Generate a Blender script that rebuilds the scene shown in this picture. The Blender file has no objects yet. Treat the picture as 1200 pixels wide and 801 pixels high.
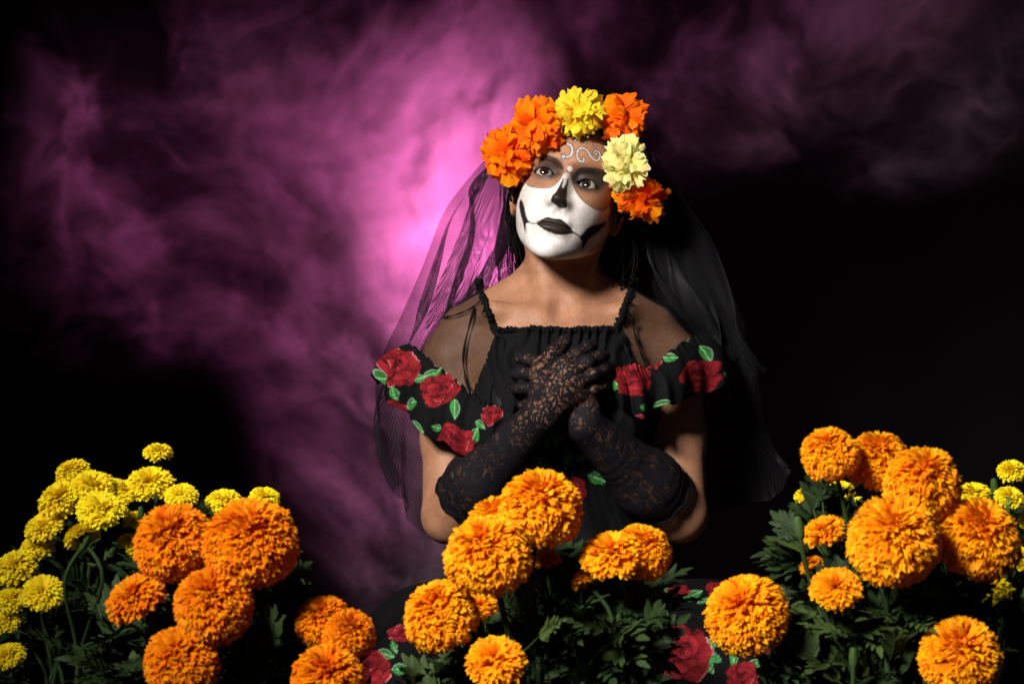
import bpy, bmesh, math, random
import numpy as np
from mathutils import Vector, Matrix

random.seed(7)
RNG = np.random.default_rng(7)
S = bpy.context.scene
C = S.collection

# ------------------------------------------------------------------ camera
LENS = 70.0
ZC = 0.67
DCAM = 2.7
K = 36.0 / LENS / 1200.0
cam_d = bpy.data.cameras.new('camera')
cam = bpy.data.objects.new('camera', cam_d)
C.objects.link(cam)
cam.location = (0, -DCAM, ZC)
cam.rotation_euler = (math.radians(90), 0, 0)
cam_d.lens = LENS
cam_d.sensor_width = 36
cam_d.clip_start = 0.05
cam_d.clip_end = 100
cam_d.dof.use_dof = True
cam_d.dof.focus_distance = 2.6
cam_d.dof.aperture_fstop = 9.0
S.camera = cam


def at(px, py, y):
    """World point seen at photo pixel (px, py) on the plane at depth y."""
    d = y + DCAM
    return np.array([(px - 600) * d * K, y, ZC - (py - 400.5) * d * K])


# ------------------------------------------------------------------ world: a dark studio
W = bpy.data.worlds.new('World')
S.world = W
W.use_nodes = True
bg = W.node_tree.nodes['Background']
bg.inputs[0].default_value = (0.55, 0.6, 0.8, 1)
bg.inputs[1].default_value = 0.030

S.view_settings.view_transform = 'Standard'
S.view_settings.look = 'None'
S.view_settings.exposure = 0.0
S.view_settings.gamma = 1.0
S.cycles.use_denoising = True
try:
    S.cycles.denoiser = 'OPENIMAGEDENOISE'
    S.cycles.denoising_input_passes = 'RGB_ALBEDO_NORMAL'
except Exception:
    pass
S.cycles.max_bounces = 8
S.cycles.diffuse_bounces = 3
S.cycles.transparent_max_bounces = 24
S.cycles.volume_bounces = 1
S.cycles.volume_step_rate = 1.8
S.cycles.volume_max_steps = 256
S.cycles.sample_clamp_indirect = 4.0


def spot(name, loc, target, power, color, angle, blend, radius):
    d = bpy.data.lights.new(name, 'SPOT')
    d.energy = power
    d.color = color
    d.spot_size = math.radians(angle)
    d.spot_blend = blend
    d.shadow_soft_size = radius
    o = bpy.data.objects.new(name, d)
    C.objects.link(o)
    o.location = loc
    v = Vector(target) - Vector(loc)
    o.rotation_euler = v.to_track_quat('-Z', 'Y').to_euler()
    return o


# key: a gridded studio head high on the left, in front of the sitter
key = spot('key_light', (-1.20, -2.23, 2.00), (0.27, -0.42, 0.64), 600.0, (1.0, 0.94, 0.86), 42, 0.75, 0.30)
# magenta gelled head hidden behind the sitter, pointed back into the smoke
gel = spot('magenta_gel_light', (-0.018, 0.41, 0.80), (-0.22, 1.0, 0.98), 21.0, (1.0, 0.15, 0.55), 172, 0.15, 0.05)


# ------------------------------------------------------------------ node helpers
def mat(name):
    m = bpy.data.materials.new(name)
    m.use_nodes = True
    nt = m.node_tree
    b = nt.nodes.get('Principled BSDF')
    return m, nt, b


def nn(nt, kind, **kw):
    n = nt.nodes.new(kind)
    for k_, v in kw.items():
        if k_.startswith('i_'):
            key_ = k_[2:]
            key_ = int(key_) if key_.isdigit() else key_
            n.inputs[key_].default_value = v
        else:
            setattr(n, k_, v)
    return n


def lk(nt, a, b):
    nt.links.new(a, b)


def math_n(nt, op, a, b=None, clamp=False):
    n = nt.nodes.new('ShaderNodeMath')
    n.operation = op
    n.use_clamp = clamp
    for i, v in enumerate((a, b)):
        if v is None:
            continue
        if isinstance(v, (int, float)):
            n.inputs[i].default_value = v
        else:
            nt.links.new(v, n.inputs[i])
    return n.outputs[0]


def vmath(nt, op, a, b=None):
    n = nt.nodes.new('ShaderNodeVectorMath')
    n.operation = op
    for i, v in enumerate((a, b)):
        if v is None:
            continue
        if isinstance(v, (tuple, list)):
            n.inputs[i].default_value = v
        else:
            nt.links.new(v, n.inputs[i])
    return n


def maprange(nt, v, a, b, c=0.0, d=1.0, smooth=True):
    n = nt.nodes.new('ShaderNodeMapRange')
    n.interpolation_type = 'SMOOTHSTEP' if smooth else 'LINEAR'
    nt.links.new(v, n.inputs[0])
    for i, q in enumerate((a, b, c, d)):
        n.inputs[i + 1].default_value = q
    return n.outputs[0]


# ------------------------------------------------------------------ mesh helpers
def mesh_np(name, V, F, smooth=True):
    """Mesh from numpy verts (n,3) and quad/tri faces (m,4 or 3)."""
    V = np.ascontiguousarray(V, dtype=np.float32)
    F = np.ascontiguousarray(F, dtype=np.int32)
    me = bpy.data.meshes.new(name)
    me.vertices.add(len(V))
    me.vertices.foreach_set('co', V.ravel())
    n, k_ = F.shape
    me.loops.add(n * k_)
    me.loops.foreach_set('vertex_index', F.ravel())
    me.polygons.add(n)
    me.polygons.foreach_set('loop_start', np.arange(0, n * k_, k_, dtype=np.int32))
    try:
        me.polygons.foreach_set('loop_total', np.full(n, k_, dtype=np.int32))
    except Exception:
        pass
    me.polygons.foreach_set('use_smooth', np.full(n, smooth, dtype=bool))
    me.update(calc_edges=True)
    me.validate()
    return me


def set_col(me, RGB, name='Col'):
    a = me.color_attributes.new(name, 'FLOAT_COLOR', 'POINT')
    n = len(me.vertices)
    buf = np.ones((n, 4), dtype=np.float32)
    buf[:, :RGB.shape[1]] = RGB
    a.data.foreach_set('color', buf.ravel())


def set_uv(me, UV, name='UVMap'):
    l = me.uv_layers.new(name=name)
    idx = np.empty(len(me.loops), dtype=np.int32)
    me.loops.foreach_get('vertex_index', idx)
    l.data.foreach_set('uv', np.ascontiguousarray(UV[idx], dtype=np.float32).ravel())


def add(name, me, m=None, parent=None, loc=None, kind=None):
    o = bpy.data.objects.new(name, me)
    C.objects.link(o)
    if m is not None and me is not None and not len(me.materials):
        me.materials.append(m)
    if parent is not None:
        o.parent = parent
    if loc is not None:
        o.location = loc
    if kind:
        o['kind'] = kind
    return o


def empty(name, label, cat, loc=(0, 0, 0), group=None):
    o = bpy.data.objects.new(name, None)
    C.objects.link(o)
    o.empty_display_size = 0.05
    o.location = loc
    o['label'] = label
    o['category'] = cat
    if group:
        o['group'] = group
    return o


def grid_faces(nu, nv, wrap_u=False):
    """Quads of a (nu x nv) vertex grid, index = i*nv + j."""
    iu = np.arange(nu if wrap_u else nu - 1)
    jv = np.arange(nv - 1)
    I, J = np.meshgrid(iu, jv, indexing='ij')
    I2 = (I + 1) % nu
    return np.stack([I * nv + J, I2 * nv + J, I2 * nv + J + 1, I * nv + J + 1], -1).reshape(-1, 4)


def catmull(P, n):
    """Smooth curve through control points P (k,d), n samples."""
    P = np.asarray(P, float)
    k_ = len(P)
    T = np.linspace(0, k_ - 1, n)
    i = np.clip(T.astype(int), 0, k_ - 2)
    t = (T - i)[:, None]
    p0 = P[np.clip(i - 1, 0, k_ - 1)]
    p1 = P[i]
    p2 = P[i + 1]
    p3 = P[np.clip(i + 2, 0, k_ - 1)]
    return 0.5 * ((2 * p1) + (-p0 + p2) * t + (2 * p0 - 5 * p1 + 4 * p2 - p3) * t ** 2 + (-p0 + 3 * p1 - 3 * p2 + p3) * t ** 3)


def tube(path, rad, ns=8, cap=True):
    """Tube mesh arrays along path (n,3) with radius rad (scalar or n)."""
    path = np.asarray(path, float)
    n = len(path)
    rad = np.broadcast_to(np.asarray(rad, float), (n,))
    tan = np.gradient(path, axis=0)
    tan /= np.linalg.norm(tan, axis=1, keepdims=True) + 1e-12
    up = np.array([0.13, 0.21, 0.97])
    if abs(tan[0] @ up) > 0.9:
        up = np.array([0.97, 0.2, 0.1])
    V = []
    s = up - tan[0] * (up @ tan[0])
    for i in range(n):
        s = s - tan[i] * (s @ tan[i])
        s /= np.linalg.norm(s) + 1e-12
        b = np.cross(tan[i], s)
        a = np.linspace(0, 2 * np.pi, ns, endpoint=False)
        V.append(path[i] + rad[i] * (np.cos(a)[:, None] * s + np.sin(a)[:, None] * b))
    V = np.concatenate(V)
    i = np.arange(n - 1)[:, None] * ns
    j = np.arange(ns)[None]
    j2 = (j + 1) % ns
    F = np.stack([i + j, i + j2, i + ns + j2, i + ns + j], -1).reshape(-1, 4)
    if cap:
        c0 = len(V)
        V = np.vstack([V, path[:1], path[-1:]])
        jj = np.arange(ns)
        k2 = (jj + 1) % ns
        base = (n - 1) * ns
        F = np.vstack([F, np.stack([np.full(ns, c0), k2, jj, np.full(ns, c0)], -1)[:, [0, 1, 2, 2]],
                       np.stack([np.full(ns, c0 + 1), base + jj, base + k2, base + k2], -1)])
    return V, F


def join_vf(parts):
    Vs, Fs, o = [], [], 0
    for V, F in parts:
        Vs.append(V)
        Fs.append(F + o)
        o += len(V)
    return np.concatenate(Vs), np.concatenate(Fs)


def quads_to_mesh(name, V, F, smooth=True):
    """Like mesh_np but quads with a repeated last index become triangles."""
    tri = F[:, 2] == F[:, 3]
    if not tri.any():
        return mesh_np(name, V, F, smooth)
    me = bpy.data.meshes.new(name)
    faces = [tuple(f[:3]) if t else tuple(f) for f, t in zip(F.tolist(), tri)]
    me.from_pydata(V.tolist(), [], faces)
    me.polygons.foreach_set('use_smooth', np.full(len(faces), smooth, dtype=bool))
    me.update()
    return me


def sstep(x, a, b):
    t = np.clip((x - a) / (b - a), 0, 1)
    return t * t * (3 - 2 * t)
# ------------------------------------------------------------------ floor, backdrop, smoke
m, nt, b = mat('black_studio_cloth')
tc = nn(nt, 'ShaderNodeTexCoord')
no = nn(nt, 'ShaderNodeTexNoise', i_Scale=3.0, i_Detail=6.0)
lk(nt, tc.outputs['Object'], no.inputs['Vector'])
cr = nn(nt, 'ShaderNodeValToRGB')
cr.color_ramp.elements[0].color = (0.0025, 0.0025, 0.003, 1)
cr.color_ramp.elements[1].color = (0.006, 0.006, 0.007, 1)
lk(nt, no.outputs[0], cr.inputs[0])
lk(nt, cr.outputs[0], b.inputs['Base Color'])
b.inputs['Roughness'].default_value = 0.95
b.inputs['Specular IOR Level'].default_value = 0.1
M_CLOTH = m

# floor sheet with faint rumples
nx, ny = 90, 90
X, Y = np.meshgrid(np.linspace(-4, 4, nx), np.linspace(-3.6, 2.6, ny), indexing='ij')
Z = 0.002 * np.sin(X * 9 + 2 * np.sin(Y * 5)) + 0.002 * np.sin(Y * 11 + X * 3) - 0.004
me = mesh_np('floor', np.stack([X, Y, Z], -1).reshape(-1, 3), grid_faces(nx, ny))
add('floor', me, M_CLOTH, kind='structure')

# hanging black backdrop with soft vertical folds
nx, nz = 240, 30
X, Zz = np.meshgrid(np.linspace(-3.6, 3.6, nx), np.linspace(-0.01, 3.4, nz), indexing='ij')
Yy = 2.0 + 0.03 * np.sin(X * 7 + np.sin(X * 2.3) * 2) + 0.015 * np.sin(X * 19 + Zz)
me = mesh_np('backdrop', np.stack([X, Yy, Zz], -1).reshape(-1, 3), grid_faces(nx, nz))
bd = add('studio_backdrop', me, M_CLOTH)
bd['label'] = 'plain black cloth backdrop hanging behind the smoke'
bd['category'] = 'backdrop'


def smoke_material():
    m = bpy.data.materials.new('drifting_smoke')
    m.use_nodes = True
    nt = m.node_tree
    nt.nodes.clear()
    out = nn(nt, 'ShaderNodeOutputMaterial')
    vs = nn(nt, 'ShaderNodeVolumeScatter')
    vs.inputs['Color'].default_value = (0.92, 0.92, 0.95, 1)
    vs.inputs['Anisotropy'].default_value = 0.0
    at_ = nn(nt, 'ShaderNodeAttribute', attribute_name='density')
    lk(nt, at_.outputs['Fac'], vs.inputs['Density'])
    lk(nt, vs.outputs[0], out.inputs['Volume'])
    return m


def smoke_nodes(lo, hi, res, material):
    """Geometry nodes that fill a box with a swirling density grid."""
    nt = bpy.data.node_groups.new('smoke_grid', 'GeometryNodeTree')
    nt.interface.new_socket('Geometry', in_out='OUTPUT', socket_type='NodeSocketGeometry')
    out = nn(nt, 'NodeGroupOutput')
    P = nn(nt, 'GeometryNodeInputPosition').outputs[0]

    def warp(P, scale, detail, amount, off):
        p_ = vmath(nt, 'ADD', P, off).outputs[0]
        n1 = nn(nt, 'ShaderNodeTexNoise', i_Scale=scale, i_Detail=detail)
        lk(nt, p_, n1.inputs['Vector'])
        w1 = vmath(nt, 'SUBTRACT', n1.outputs['Color'], (0.5, 0.5, 0.5))
        s1 = nn(nt, 'ShaderNodeVectorMath', operation='SCALE')
        lk(nt, vmath(nt, 'MULTIPLY', w1.outputs[0], (1.0, SMOKE_DEPTH, 1.0)).outputs[0], s1.inputs[0])
        s1.inputs['Scale'].default_value = amount
        return vmath(nt, 'ADD', P, s1.outputs[0]).outputs[0]
    P = vmath(nt, 'MULTIPLY', P, (1.0, SMOKE_DEPTH, 1.0)).outputs[0]
    P1 = warp(P, 1.6, 1.0, SMOKE_WARP[0], SMOKE_OFF)
    P1b = vmath(nt, 'ADD', P1, (5.3, 0, 0)).outputs[0]
    P2 = warp(P1b, 4.6, 1.0, SMOKE_WARP[1], (3.1, 1.7, 5.2))
    P3 = warp(P2, 11.0, 1.0, SMOKE_WARP[2], (7.1, 2.7, 0.2))
    P3 = warp(P3, 27.0, 1.0, SMOKE_WARP[3], (1.1, 4.7, 3.2))
    n3 = nn(nt, 'ShaderNodeTexNoise', i_Scale=SMOKE_SCALE, i_Detail=6.0, i_Roughness=0.66)
    lk(nt, P3, n3.inputs['Vector'])
    body = maprange(nt, n3.outputs[0], SMOKE_CUT[0], SMOKE_CUT[1])
    n5 = nn(nt, 'ShaderNodeTexNoise', i_Scale=SMOKE_SCALE * 2.1, i_Detail=3.0, i_Roughness=0.5)
    lk(nt, P3, n5.inputs['Vector'])
    rdg = math_n(nt, 'ABSOLUTE', math_n(nt, 'SUBTRACT', n5.outputs[0], 0.5))
    wisp = maprange(nt, rdg, 0.0, 0.13, 1.0, 0.0)
    body = math_n(nt, 'MULTIPLY', body, math_n(nt, 'ADD', math_n(nt, 'MULTIPLY', wisp, SMOKE_WISP), 1.0 - 0.75 * SMOKE_WISP))
    n6 = nn(nt, 'ShaderNodeTexNoise', i_Scale=15.0, i_Detail=4.0, i_Roughness=0.62)
    lk(nt, P3, n6.inputs['Vector'])
    fine = maprange(nt, math_n(nt, 'ABSOLUTE', math_n(nt, 'SUBTRACT', n6.outputs[0], 0.5)), 0.0, 0.16, 1.45, 0.40)
    body = math_n(nt, 'MULTIPLY', body, fine)
    wisp = math_n(nt, 'MULTIPLY', wisp, fine)
    tot = None
    for c, r, w in SMOKE_BALLS:
        d = vmath(nt, 'SUBTRACT', P1, (c[0], c[1] * SMOKE_DEPTH, c[2])).outputs[0]
        d = vmath(nt, 'DIVIDE', d, (r[0], r[1] * SMOKE_DEPTH, r[2])).outputs[0]
        l = nn(nt, 'ShaderNodeVectorMath', operation='LENGTH')
        lk(nt, d, l.inputs[0])
        v = maprange(nt, l.outputs['Value'], 1.0, 0.0, 0.0, w)
        tot = v if tot is None else math_n(nt, 'ADD', tot, v)
    den = math_n(nt, 'MULTIPLY', math_n(nt, 'ADD', body, SMOKE_BASE), tot)
    for c, r, w in SMOKE_CORE:
        d = vmath(nt, 'SUBTRACT', P2, (c[0] + 5.3, c[1] * SMOKE_DEPTH, c[2])).outputs[0]
        d = vmath(nt, 'DIVIDE', d, (r[0], r[1] * SMOKE_DEPTH, r[2])).outputs[0]
        l = nn(nt, 'ShaderNodeVectorMath', operation='LENGTH')
        lk(nt, d, l.inputs[0])
        v = math_n(nt, 'MULTIPLY', maprange(nt, l.outputs['Value'], 1.0, 0.0, 0.0, w), math_n(nt, 'ADD', math_n(nt, 'MULTIPLY', wisp, 1.0), 0.22))
        den = math_n(nt, 'ADD', den, v)
    den = math_n(nt, 'MULTIPLY', den, SMOKE_DENS)
    vc = nn(nt, 'GeometryNodeVolumeCube')
    lk(nt, den, vc.inputs['Density'])
    vc.inputs['Min'].default_value = lo
    vc.inputs['Max'].default_value = hi
    for a_, r_ in zip('XYZ', res):
        vc.inputs['Resolution ' + a_].default_value = r_
    sm = nn(nt, 'GeometryNodeSetMaterial')
    sm.inputs['Material'].default_value = material
    lk(nt, vc.outputs[0], sm.inputs[0])
    lk(nt, sm.outputs[0], out.inputs[0])
    return nt


def sb(px, py, y, rx, ry, rz, w):
    return (tuple(at(px, py, y)), (rx, ry, rz), w)


SMOKE_BALLS = [
    sb(550, 240, 0.62, 0.26, 0.13, 0.36, 0.9),
    sb(480, 170, 0.70, 0.36, 0.13, 0.36, 0.8),
    sb(330, 150, 0.82, 0.52, 0.13, 0.38, 0.5),
    sb(180, 130, 0.85, 0.38, 0.13, 0.32, 0.9),
    sb(430, 30, 0.80, 0.50, 0.13, 0.28, 0.75),
    sb(450, 400, 0.72, 0.34, 0.13, 0.44, 0.55),
    sb(420, 600, 0.62, 0.22, 0.13, 0.30, 0.28),
    sb(250, 310, 0.85, 0.46, 0.13, 0.38, 0.55),
    sb(740, 30, 0.90, 0.50, 0.13, 0.34, 0.32),
    sb(1080, 40, 0.86, 0.52, 0.13, 0.36, 0.20),
]
SMOKE_CORE = [sb(528, 205, 0.60, 0.26, 0.15, 0.36, 0.42), sb(578, 295, 0.54, 0.11, 0.12, 0.13, 0.60), sb(400, 190, 0.75, 0.50, 0.16, 0.36, 0.02)]
SMOKE_DENS = 12.0
SMOKE_DEPTH = 0.8
SMOKE_WISP = 0.9
SMOKE_BASE = 0.04
SMOKE_WARP = (0.36, 0.15, 0.070, 0.030)
SMOKE_OFF = (15.7, 2.0, 3.1)
SMOKE_SCALE = 4.2
SMOKE_CUT = (0.43, 0.63)
me = bpy.data.meshes.new('smoke')
so = add('smoke', me, None, kind='stuff')
M_SMOKE = smoke_material()
me.materials.append(M_SMOKE)
md = so.modifiers.new('density_grid', 'NODES')
md.node_group = smoke_nodes((-1.55, 0.46, 0.02), (1.55, 1.15, 1.60), (600, 60, 306), M_SMOKE)
# ------------------------------------------------------------------ implicit surfaces
def smin(a, b, k):
    h = np.clip(0.5 + 0.5 * (b - a) / k, 0, 1)
    return b * (1 - h) + a * h - k * h * (1 - h)


def smax(a, b, k):
    return -smin(-a, -b, k)


def cone(P, a, b, ra, rb):
    a = np.asarray(a, float)
    b = np.asarray(b, float)
    ba = b - a
    pa = P - a
    h = np.clip((pa @ ba) / (ba @ ba), 0, 1)
    return np.linalg.norm(pa - h[:, None] * ba, axis=1) - (ra + (rb - ra) * h)


def ell(P, c, r):
    q = (P - np.asarray(c)) / np.asarray(r)
    k0 = np.linalg.norm(q, axis=1)
    k1 = np.linalg.norm(q / np.asarray(r), axis=1) + 1e-9
    return k0 * (k0 - 1) / k1


def surface_nets(f, lo, hi, h, block=8, lip=1.7):
    """Quad mesh of f = 0 in a box, by naive surface nets; far blocks are skipped."""
    lo = np.asarray(lo, float)
    n = (np.ceil((np.asarray(hi) - lo) / h / block).astype(int)) * block
    nb = n // block
    bi = np.stack(np.meshgrid(*[np.arange(k_) for k_ in nb], indexing='ij'), -1).reshape(-1, 3)
    cen = lo + (bi + 0.5) * block * h
    d = f(cen)
    near = np.abs(d) < block * h * 0.87 * lip + h * 2
    G = np.empty(n + 1, dtype=np.float32)
    sgn = np.where(d < 0, -1.0, 1.0).reshape(nb)
    G[:-1, :-1, :-1] = np.repeat(np.repeat(np.repeat(sgn, block, 0), block, 1), block, 2)
    G[-1] = G[-2]
    G[:, -1] = G[:, -2]
    G[:, :, -1] = G[:, :, -2]
    loc = np.stack(np.meshgrid(*[np.arange(block + 1)] * 3, indexing='ij'), -1).reshape(-1, 3)
    nbk = bi[near]
    for s in range(0, len(nbk), 400):
        I = (nbk[s:s + 400, None, :] * block + loc[None]).reshape(-1, 3)
        G[I[:, 0], I[:, 1], I[:, 2]] = f(lo + I * h)
    neg = G < 0
    m8 = np.zeros(n, dtype=np.uint8)
    for dx in (0, 1):
        for dy in (0, 1):
            for dz in (0, 1):
                m8 += neg[dx:n[0] + dx, dy:n[1] + dy, dz:n[2] + dz]
    act = np.argwhere((m8 > 0) & (m8 < 8))
    idx = np.full(n, -1, dtype=np.int64)
    idx[act[:, 0], act[:, 1], act[:, 2]] = np.arange(len(act))
    acc = np.zeros((len(act), 3))
    cnt = np.zeros(len(act))
    corners = [(0, 0, 0), (1, 0, 0), (0, 1, 0), (1, 1, 0), (0, 0, 1), (1, 0, 1), (0, 1, 1), (1, 1, 1)]
    for i in range(8):
        for a in range(3):
            if corners[i][a] == 0:
                c0 = np.array(corners[i])
                c1 = c0.copy()
                c1[a] = 1
                g0 = G[tuple((act + c0).T)]
                g1 = G[tuple((act + c1).T)]
                x = (g0 < 0) != (g1 < 0)
                t = np.where(x, g0 / np.where(x, g0 - g1, 1), 0)
                p = c0 + t[:, None] * (c1 - c0)
                acc += np.where(x[:, None], p, 0)
                cnt += x
    V = lo + (act + acc / cnt[:, None]) * h
    Q = []
    for a in range(3):
        b_, c_ = (a + 1) % 3, (a + 2) % 3
        sl0 = [slice(1, n[0]), slice(1, n[1]), slice(1, n[2])]
        sl0[a] = slice(0, n[a])
        sl1 = list(sl0)
        sl1[a] = slice(1, n[a] + 1)
        g0 = neg[tuple(sl0)]
        g1 = neg[tuple(sl1)]
        E = np.argwhere(g0 != g1)
        off = np.array([1, 1, 1])
        off[a] = 0
        E = E + off
        eb = np.zeros(3, int)
        eb[b_] = 1
        ec = np.zeros(3, int)
        ec[c_] = 1
        q = [idx[tuple((E - eb - ec).T)], idx[tuple((E - ec).T)], idx[tuple(E.T)], idx[tuple((E - eb).T)]]
        q = np.stack(q, -1)
        fl = ~neg[tuple(E.T)]
        q[fl] = q[fl][:, ::-1]
        Q.append(q)
    Q = np.concatenate(Q)
    Q = Q[(Q >= 0).all(1)]
    for _ in range(2):
        e = h * 0.3
        f0 = f(V)
        g = np.stack([f(V + np.eye(3)[i] * e) - f(V - np.eye(3)[i] * e) for i in range(3)], 1) / (2 * e)
        g2 = (g * g).sum(1)
        st = -(f0 / np.maximum(g2, 0.15))[:, None] * g
        ln = np.linalg.norm(st, axis=1, keepdims=True)
        V = V + st * np.minimum(1, 0.5 * h / (ln + 1e-9))
    return V, Q


def keep_faces(V, Q, ok):
    Q = Q[ok[Q].all(1)]
    u, inv = np.unique(Q, return_inverse=True)
    return V[u], inv.reshape(Q.shape)


# ------------------------------------------------------------------ the sitter's head (mm, eyes at z = 0, ears at y = 0, face towards -y)
def rotm(y, p, r):
    y, p, r = map(math.radians, (y, p, r))
    cy, sy, cp, sp, cr, sr = math.cos(y), math.sin(y), math.cos(p), math.sin(p), math.cos(r), math.sin(r)
    Rz = np.array([[cy, -sy, 0], [sy, cy, 0], [0, 0, 1]])
    Rx = np.array([[1, 0, 0], [0, cp, -sp], [0, sp, cp]])
    Ry = np.array([[cr, 0, sr], [0, 1, 0], [-sr, 0, cr]])
    return Ry @ Rz @ Rx


HR = rotm(-8.0, -14.0, 12.0)
HO = np.array([0.0775, -0.005, 0.8655])
HS = 0.000985


def to_head(P):
    return (P - HO) @ HR / HS


def from_head(L):
    return HO + (np.asarray(L, float) * HS) @ HR.T


def table(z, pts):
    pts = sorted(pts)
    zz = np.arange(-150, 151, 1.0)
    v = np.interp(zz, [p[0] for p in pts], [p[1] for p in pts])
    ker = np.exp(-0.5 * (np.arange(-18, 19) / 6.0) ** 2)
    ker /= ker.sum()
    v = np.convolve(np.pad(v, 18, mode='edge'), ker, mode='valid')
    return np.interp(z, zz, v)


HW = [(113, 14), (104, 40), (92, 55), (75, 66), (50, 72), (25, 72), (5, 70), (-15, 68), (-40, 65), (-60, 60), (-80, 52.5), (-95, 45), (-108, 37), (-120, 29), (-132, 20)]
HF = [(113, 8), (104, 40), (92, 60), (75, 78), (55, 91), (35, 96), (18, 96), (0, 89), (-20, 89), (-45, 93), (-70, 95), (-90, 93), (-103, 92), (-118, 90), (-130, 84)]
HB = [(113, 15), (104, 50), (92, 70), (75, 86), (50, 96), (20, 98), (0, 94), (-20, 84), (-40, 70), (-60, 55), (-80, 40), (-120, 20)]
NOSE = [(20, 0), (12, 2.0), (4, 4.0), (-6, 8.0), (-16, 13), (-26, 18), (-34, 22), (-39, 24), (-43, 23.5), (-47, 20), (-51, 12), (-56, 4), (-62, 0)]
EYE = np.array([30.5, -69.5, 0.0])
EYES = {-1: np.array([-30.5, -69.5, 0.5]), 1: np.array([30.0, -69.5, -4.6])}
REYE = 12.0


def gau(x, z, cx, cz, sx, sz):
    return np.exp(-0.5 * (((x - cx) / sx) ** 2 + ((z - cz) / sz) ** 2))


def nose_h(z):
    zz = np.arange(-80, 41, 0.5)
    v = np.interp(zz, [p[0] for p in sorted(NOSE)], [p[1] for p in sorted(NOSE)])
    ker = np.exp(-0.5 * (np.arange(-8, 9) / 2.6) ** 2)
    ker /= ker.sum()
    v = np.convolve(np.pad(v, 8, mode='edge'), ker, mode='valid')
    return np.interp(z, zz, v)


def face_d(x, z):
    """How far the features stand forward of the plain head, mm."""
    ax = np.abs(x)
    s = np.interp(z, [-50, -40, -25, -10, 5, 20], [9.0, 8.5, 7.0, 6.0, 6.5, 9.0])
    d = nose_h(z) * np.exp(-0.5 * (ax / s) ** 2.2)
    d = d + 7.5 * gau(ax, z, 12.5, -43.0, 5.0, 5.0)                     # nostril wings
    d = d - 4.5 * gau(ax, z, 6.8, -50.5, 2.8, 2.4)                       # nostrils
    d = d + 3.0 * gau(ax, z, 21, 19, 14, 6)                              # brow ridge
    d = d - 4.5 * gau(ax, z, 27, 8, 15, 6)                               # socket under the brow
    d = d - 4.5 * gau(ax, z, 15, 1, 5, 8)                                # inner corner
    d = d - 2.0 * gau(ax, z, 30, -13, 14, 5)
    d = d + 4.0 * gau(ax, z, 45, -22, 14, 13)                            # cheekbone
    d = d + 2.0 * gau(ax, z, 30, -48, 12, 16)
    # lips
    up = -65.0 - 0.010 * ax ** 2 + 1.5 * np.exp(-0.5 * ((ax - 6) / 4) ** 2)
    mid = -74.5 + 0.0022 * ax ** 2 + 0.6 * np.exp(-0.5 * (ax / 5) ** 2) 
    wl = sstep(ax, 27, 16)
    d = d + 4.0 * wl * np.exp(-0.5 * ((z + 74) / 9.5) ** 2)
    d = d + 2.6 * wl * np.exp(-0.5 * ((z - (mid + 4.8)) / 3.2) ** 2)
    d = d + 3.8 * wl * np.exp(-0.5 * ((z - (mid - 6.4)) / 4.4) ** 2) * sstep(ax, 24, 10)
    d = d - 2.6 * sstep(ax, 29, 22) * np.exp(-0.5 * ((z - mid) / 1.2) ** 2)
    d = d - 1.6 * gau(x, z, 0, -58, 2.6, 4.0)                            # philtrum
    d = d - 2.2 * gau(x, z, 0, -91, 15, 4.5)                             # fold over the chin
    d = d + 5.0 * gau(x, z, 0, -108, 15, 10)                              # chin
    d = d - 1.2 * gau(ax, z, 30, -72, 4, 6)                              # mouth corners
    return d


def lid_curves(u):
    q = np.clip(1 - (u / 14.8) ** 2, -0.6, 1)
    t = 0.035 * u
    return 7.0 * q + t, -5.2 * q + t


def head_f(L):
    x, y, z = L[:, 0], L[:, 1], L[:, 2]
    ax = np.abs(x)
    w, F, B = table(z, HW), table(z, HF), table(z, HB)
    front = sstep(y, 5, -45)
    yy = y + face_d(x, z) * front
    e = np.where(yy < 0, 2.25, 2.05)
    D = np.where(yy < 0, F, B)
    q = ((ax / w) ** e + (np.abs(yy) / D) ** e) ** (1 / e) + 1e-6
    r = np.sqrt(x * x + yy * yy)
    f = np.where(r < 6, (q - 1) * np.minimum(w, D), r * (1 - 1 / q)) * 0.8
    # underside of the jaw, rising from the chin to the ear
    n = np.array([0.0, 0.36, -0.933])
    pl = (L - np.array([0, -95, -122.0])) @ n + 0.004 * np.minimum(ax, 55) ** 2
    f = smax(f, pl * 0.9, 12.0)
    f = smax(f, (z - 112) * 0.9, 18.0)
    # eyelids over the eyeballs, and their openings
    for sx in (-1, 1):
        c = EYES[sx]
        dl = np.linalg.norm(L - c, axis=1) - (REYE + 1.25)
        f = smin(f, dl, 4.0)
        u = (x - c[0]) * sx
        zu, zl = lid_curves(u)
        op = np.maximum((z - c[2] - zu), (zl - (z - c[2]))) * 0.85
        op = np.maximum(op, y + 66)
        f = np.maximum(f, -op)
    # ears
    for sx in (-1, 1):
        q = L - np.array([sx * 71.0, 8, -8])
        ca, sa = math.cos(0.45 * sx), math.sin(0.45 * sx)
        q2 = np.stack([q[:, 0] * ca + q[:, 1] * sa, -q[:, 0] * sa + q[:, 1] * ca, q[:, 2]], 1)
        ear = ell(q2, (sx * 2, 4, 0), (7, 17, 31))
        ear = smax(ear, -ell(q2, (sx * 8, 2, 3), (6, 10, 20)), 4)
        f = smin(f, ear, 5.0)
    return f


# ------------------------------------------------------------------ body in metres
CX = 0.064


def pp(*a):
    return at(*a)


ELB_R = at(527, 604, -0.040)
ELB_L = at(797, 602, -0.040)
WR_R = at(634, 487, -0.172)
WR_L = at(686, 498, -0.151)


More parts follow.
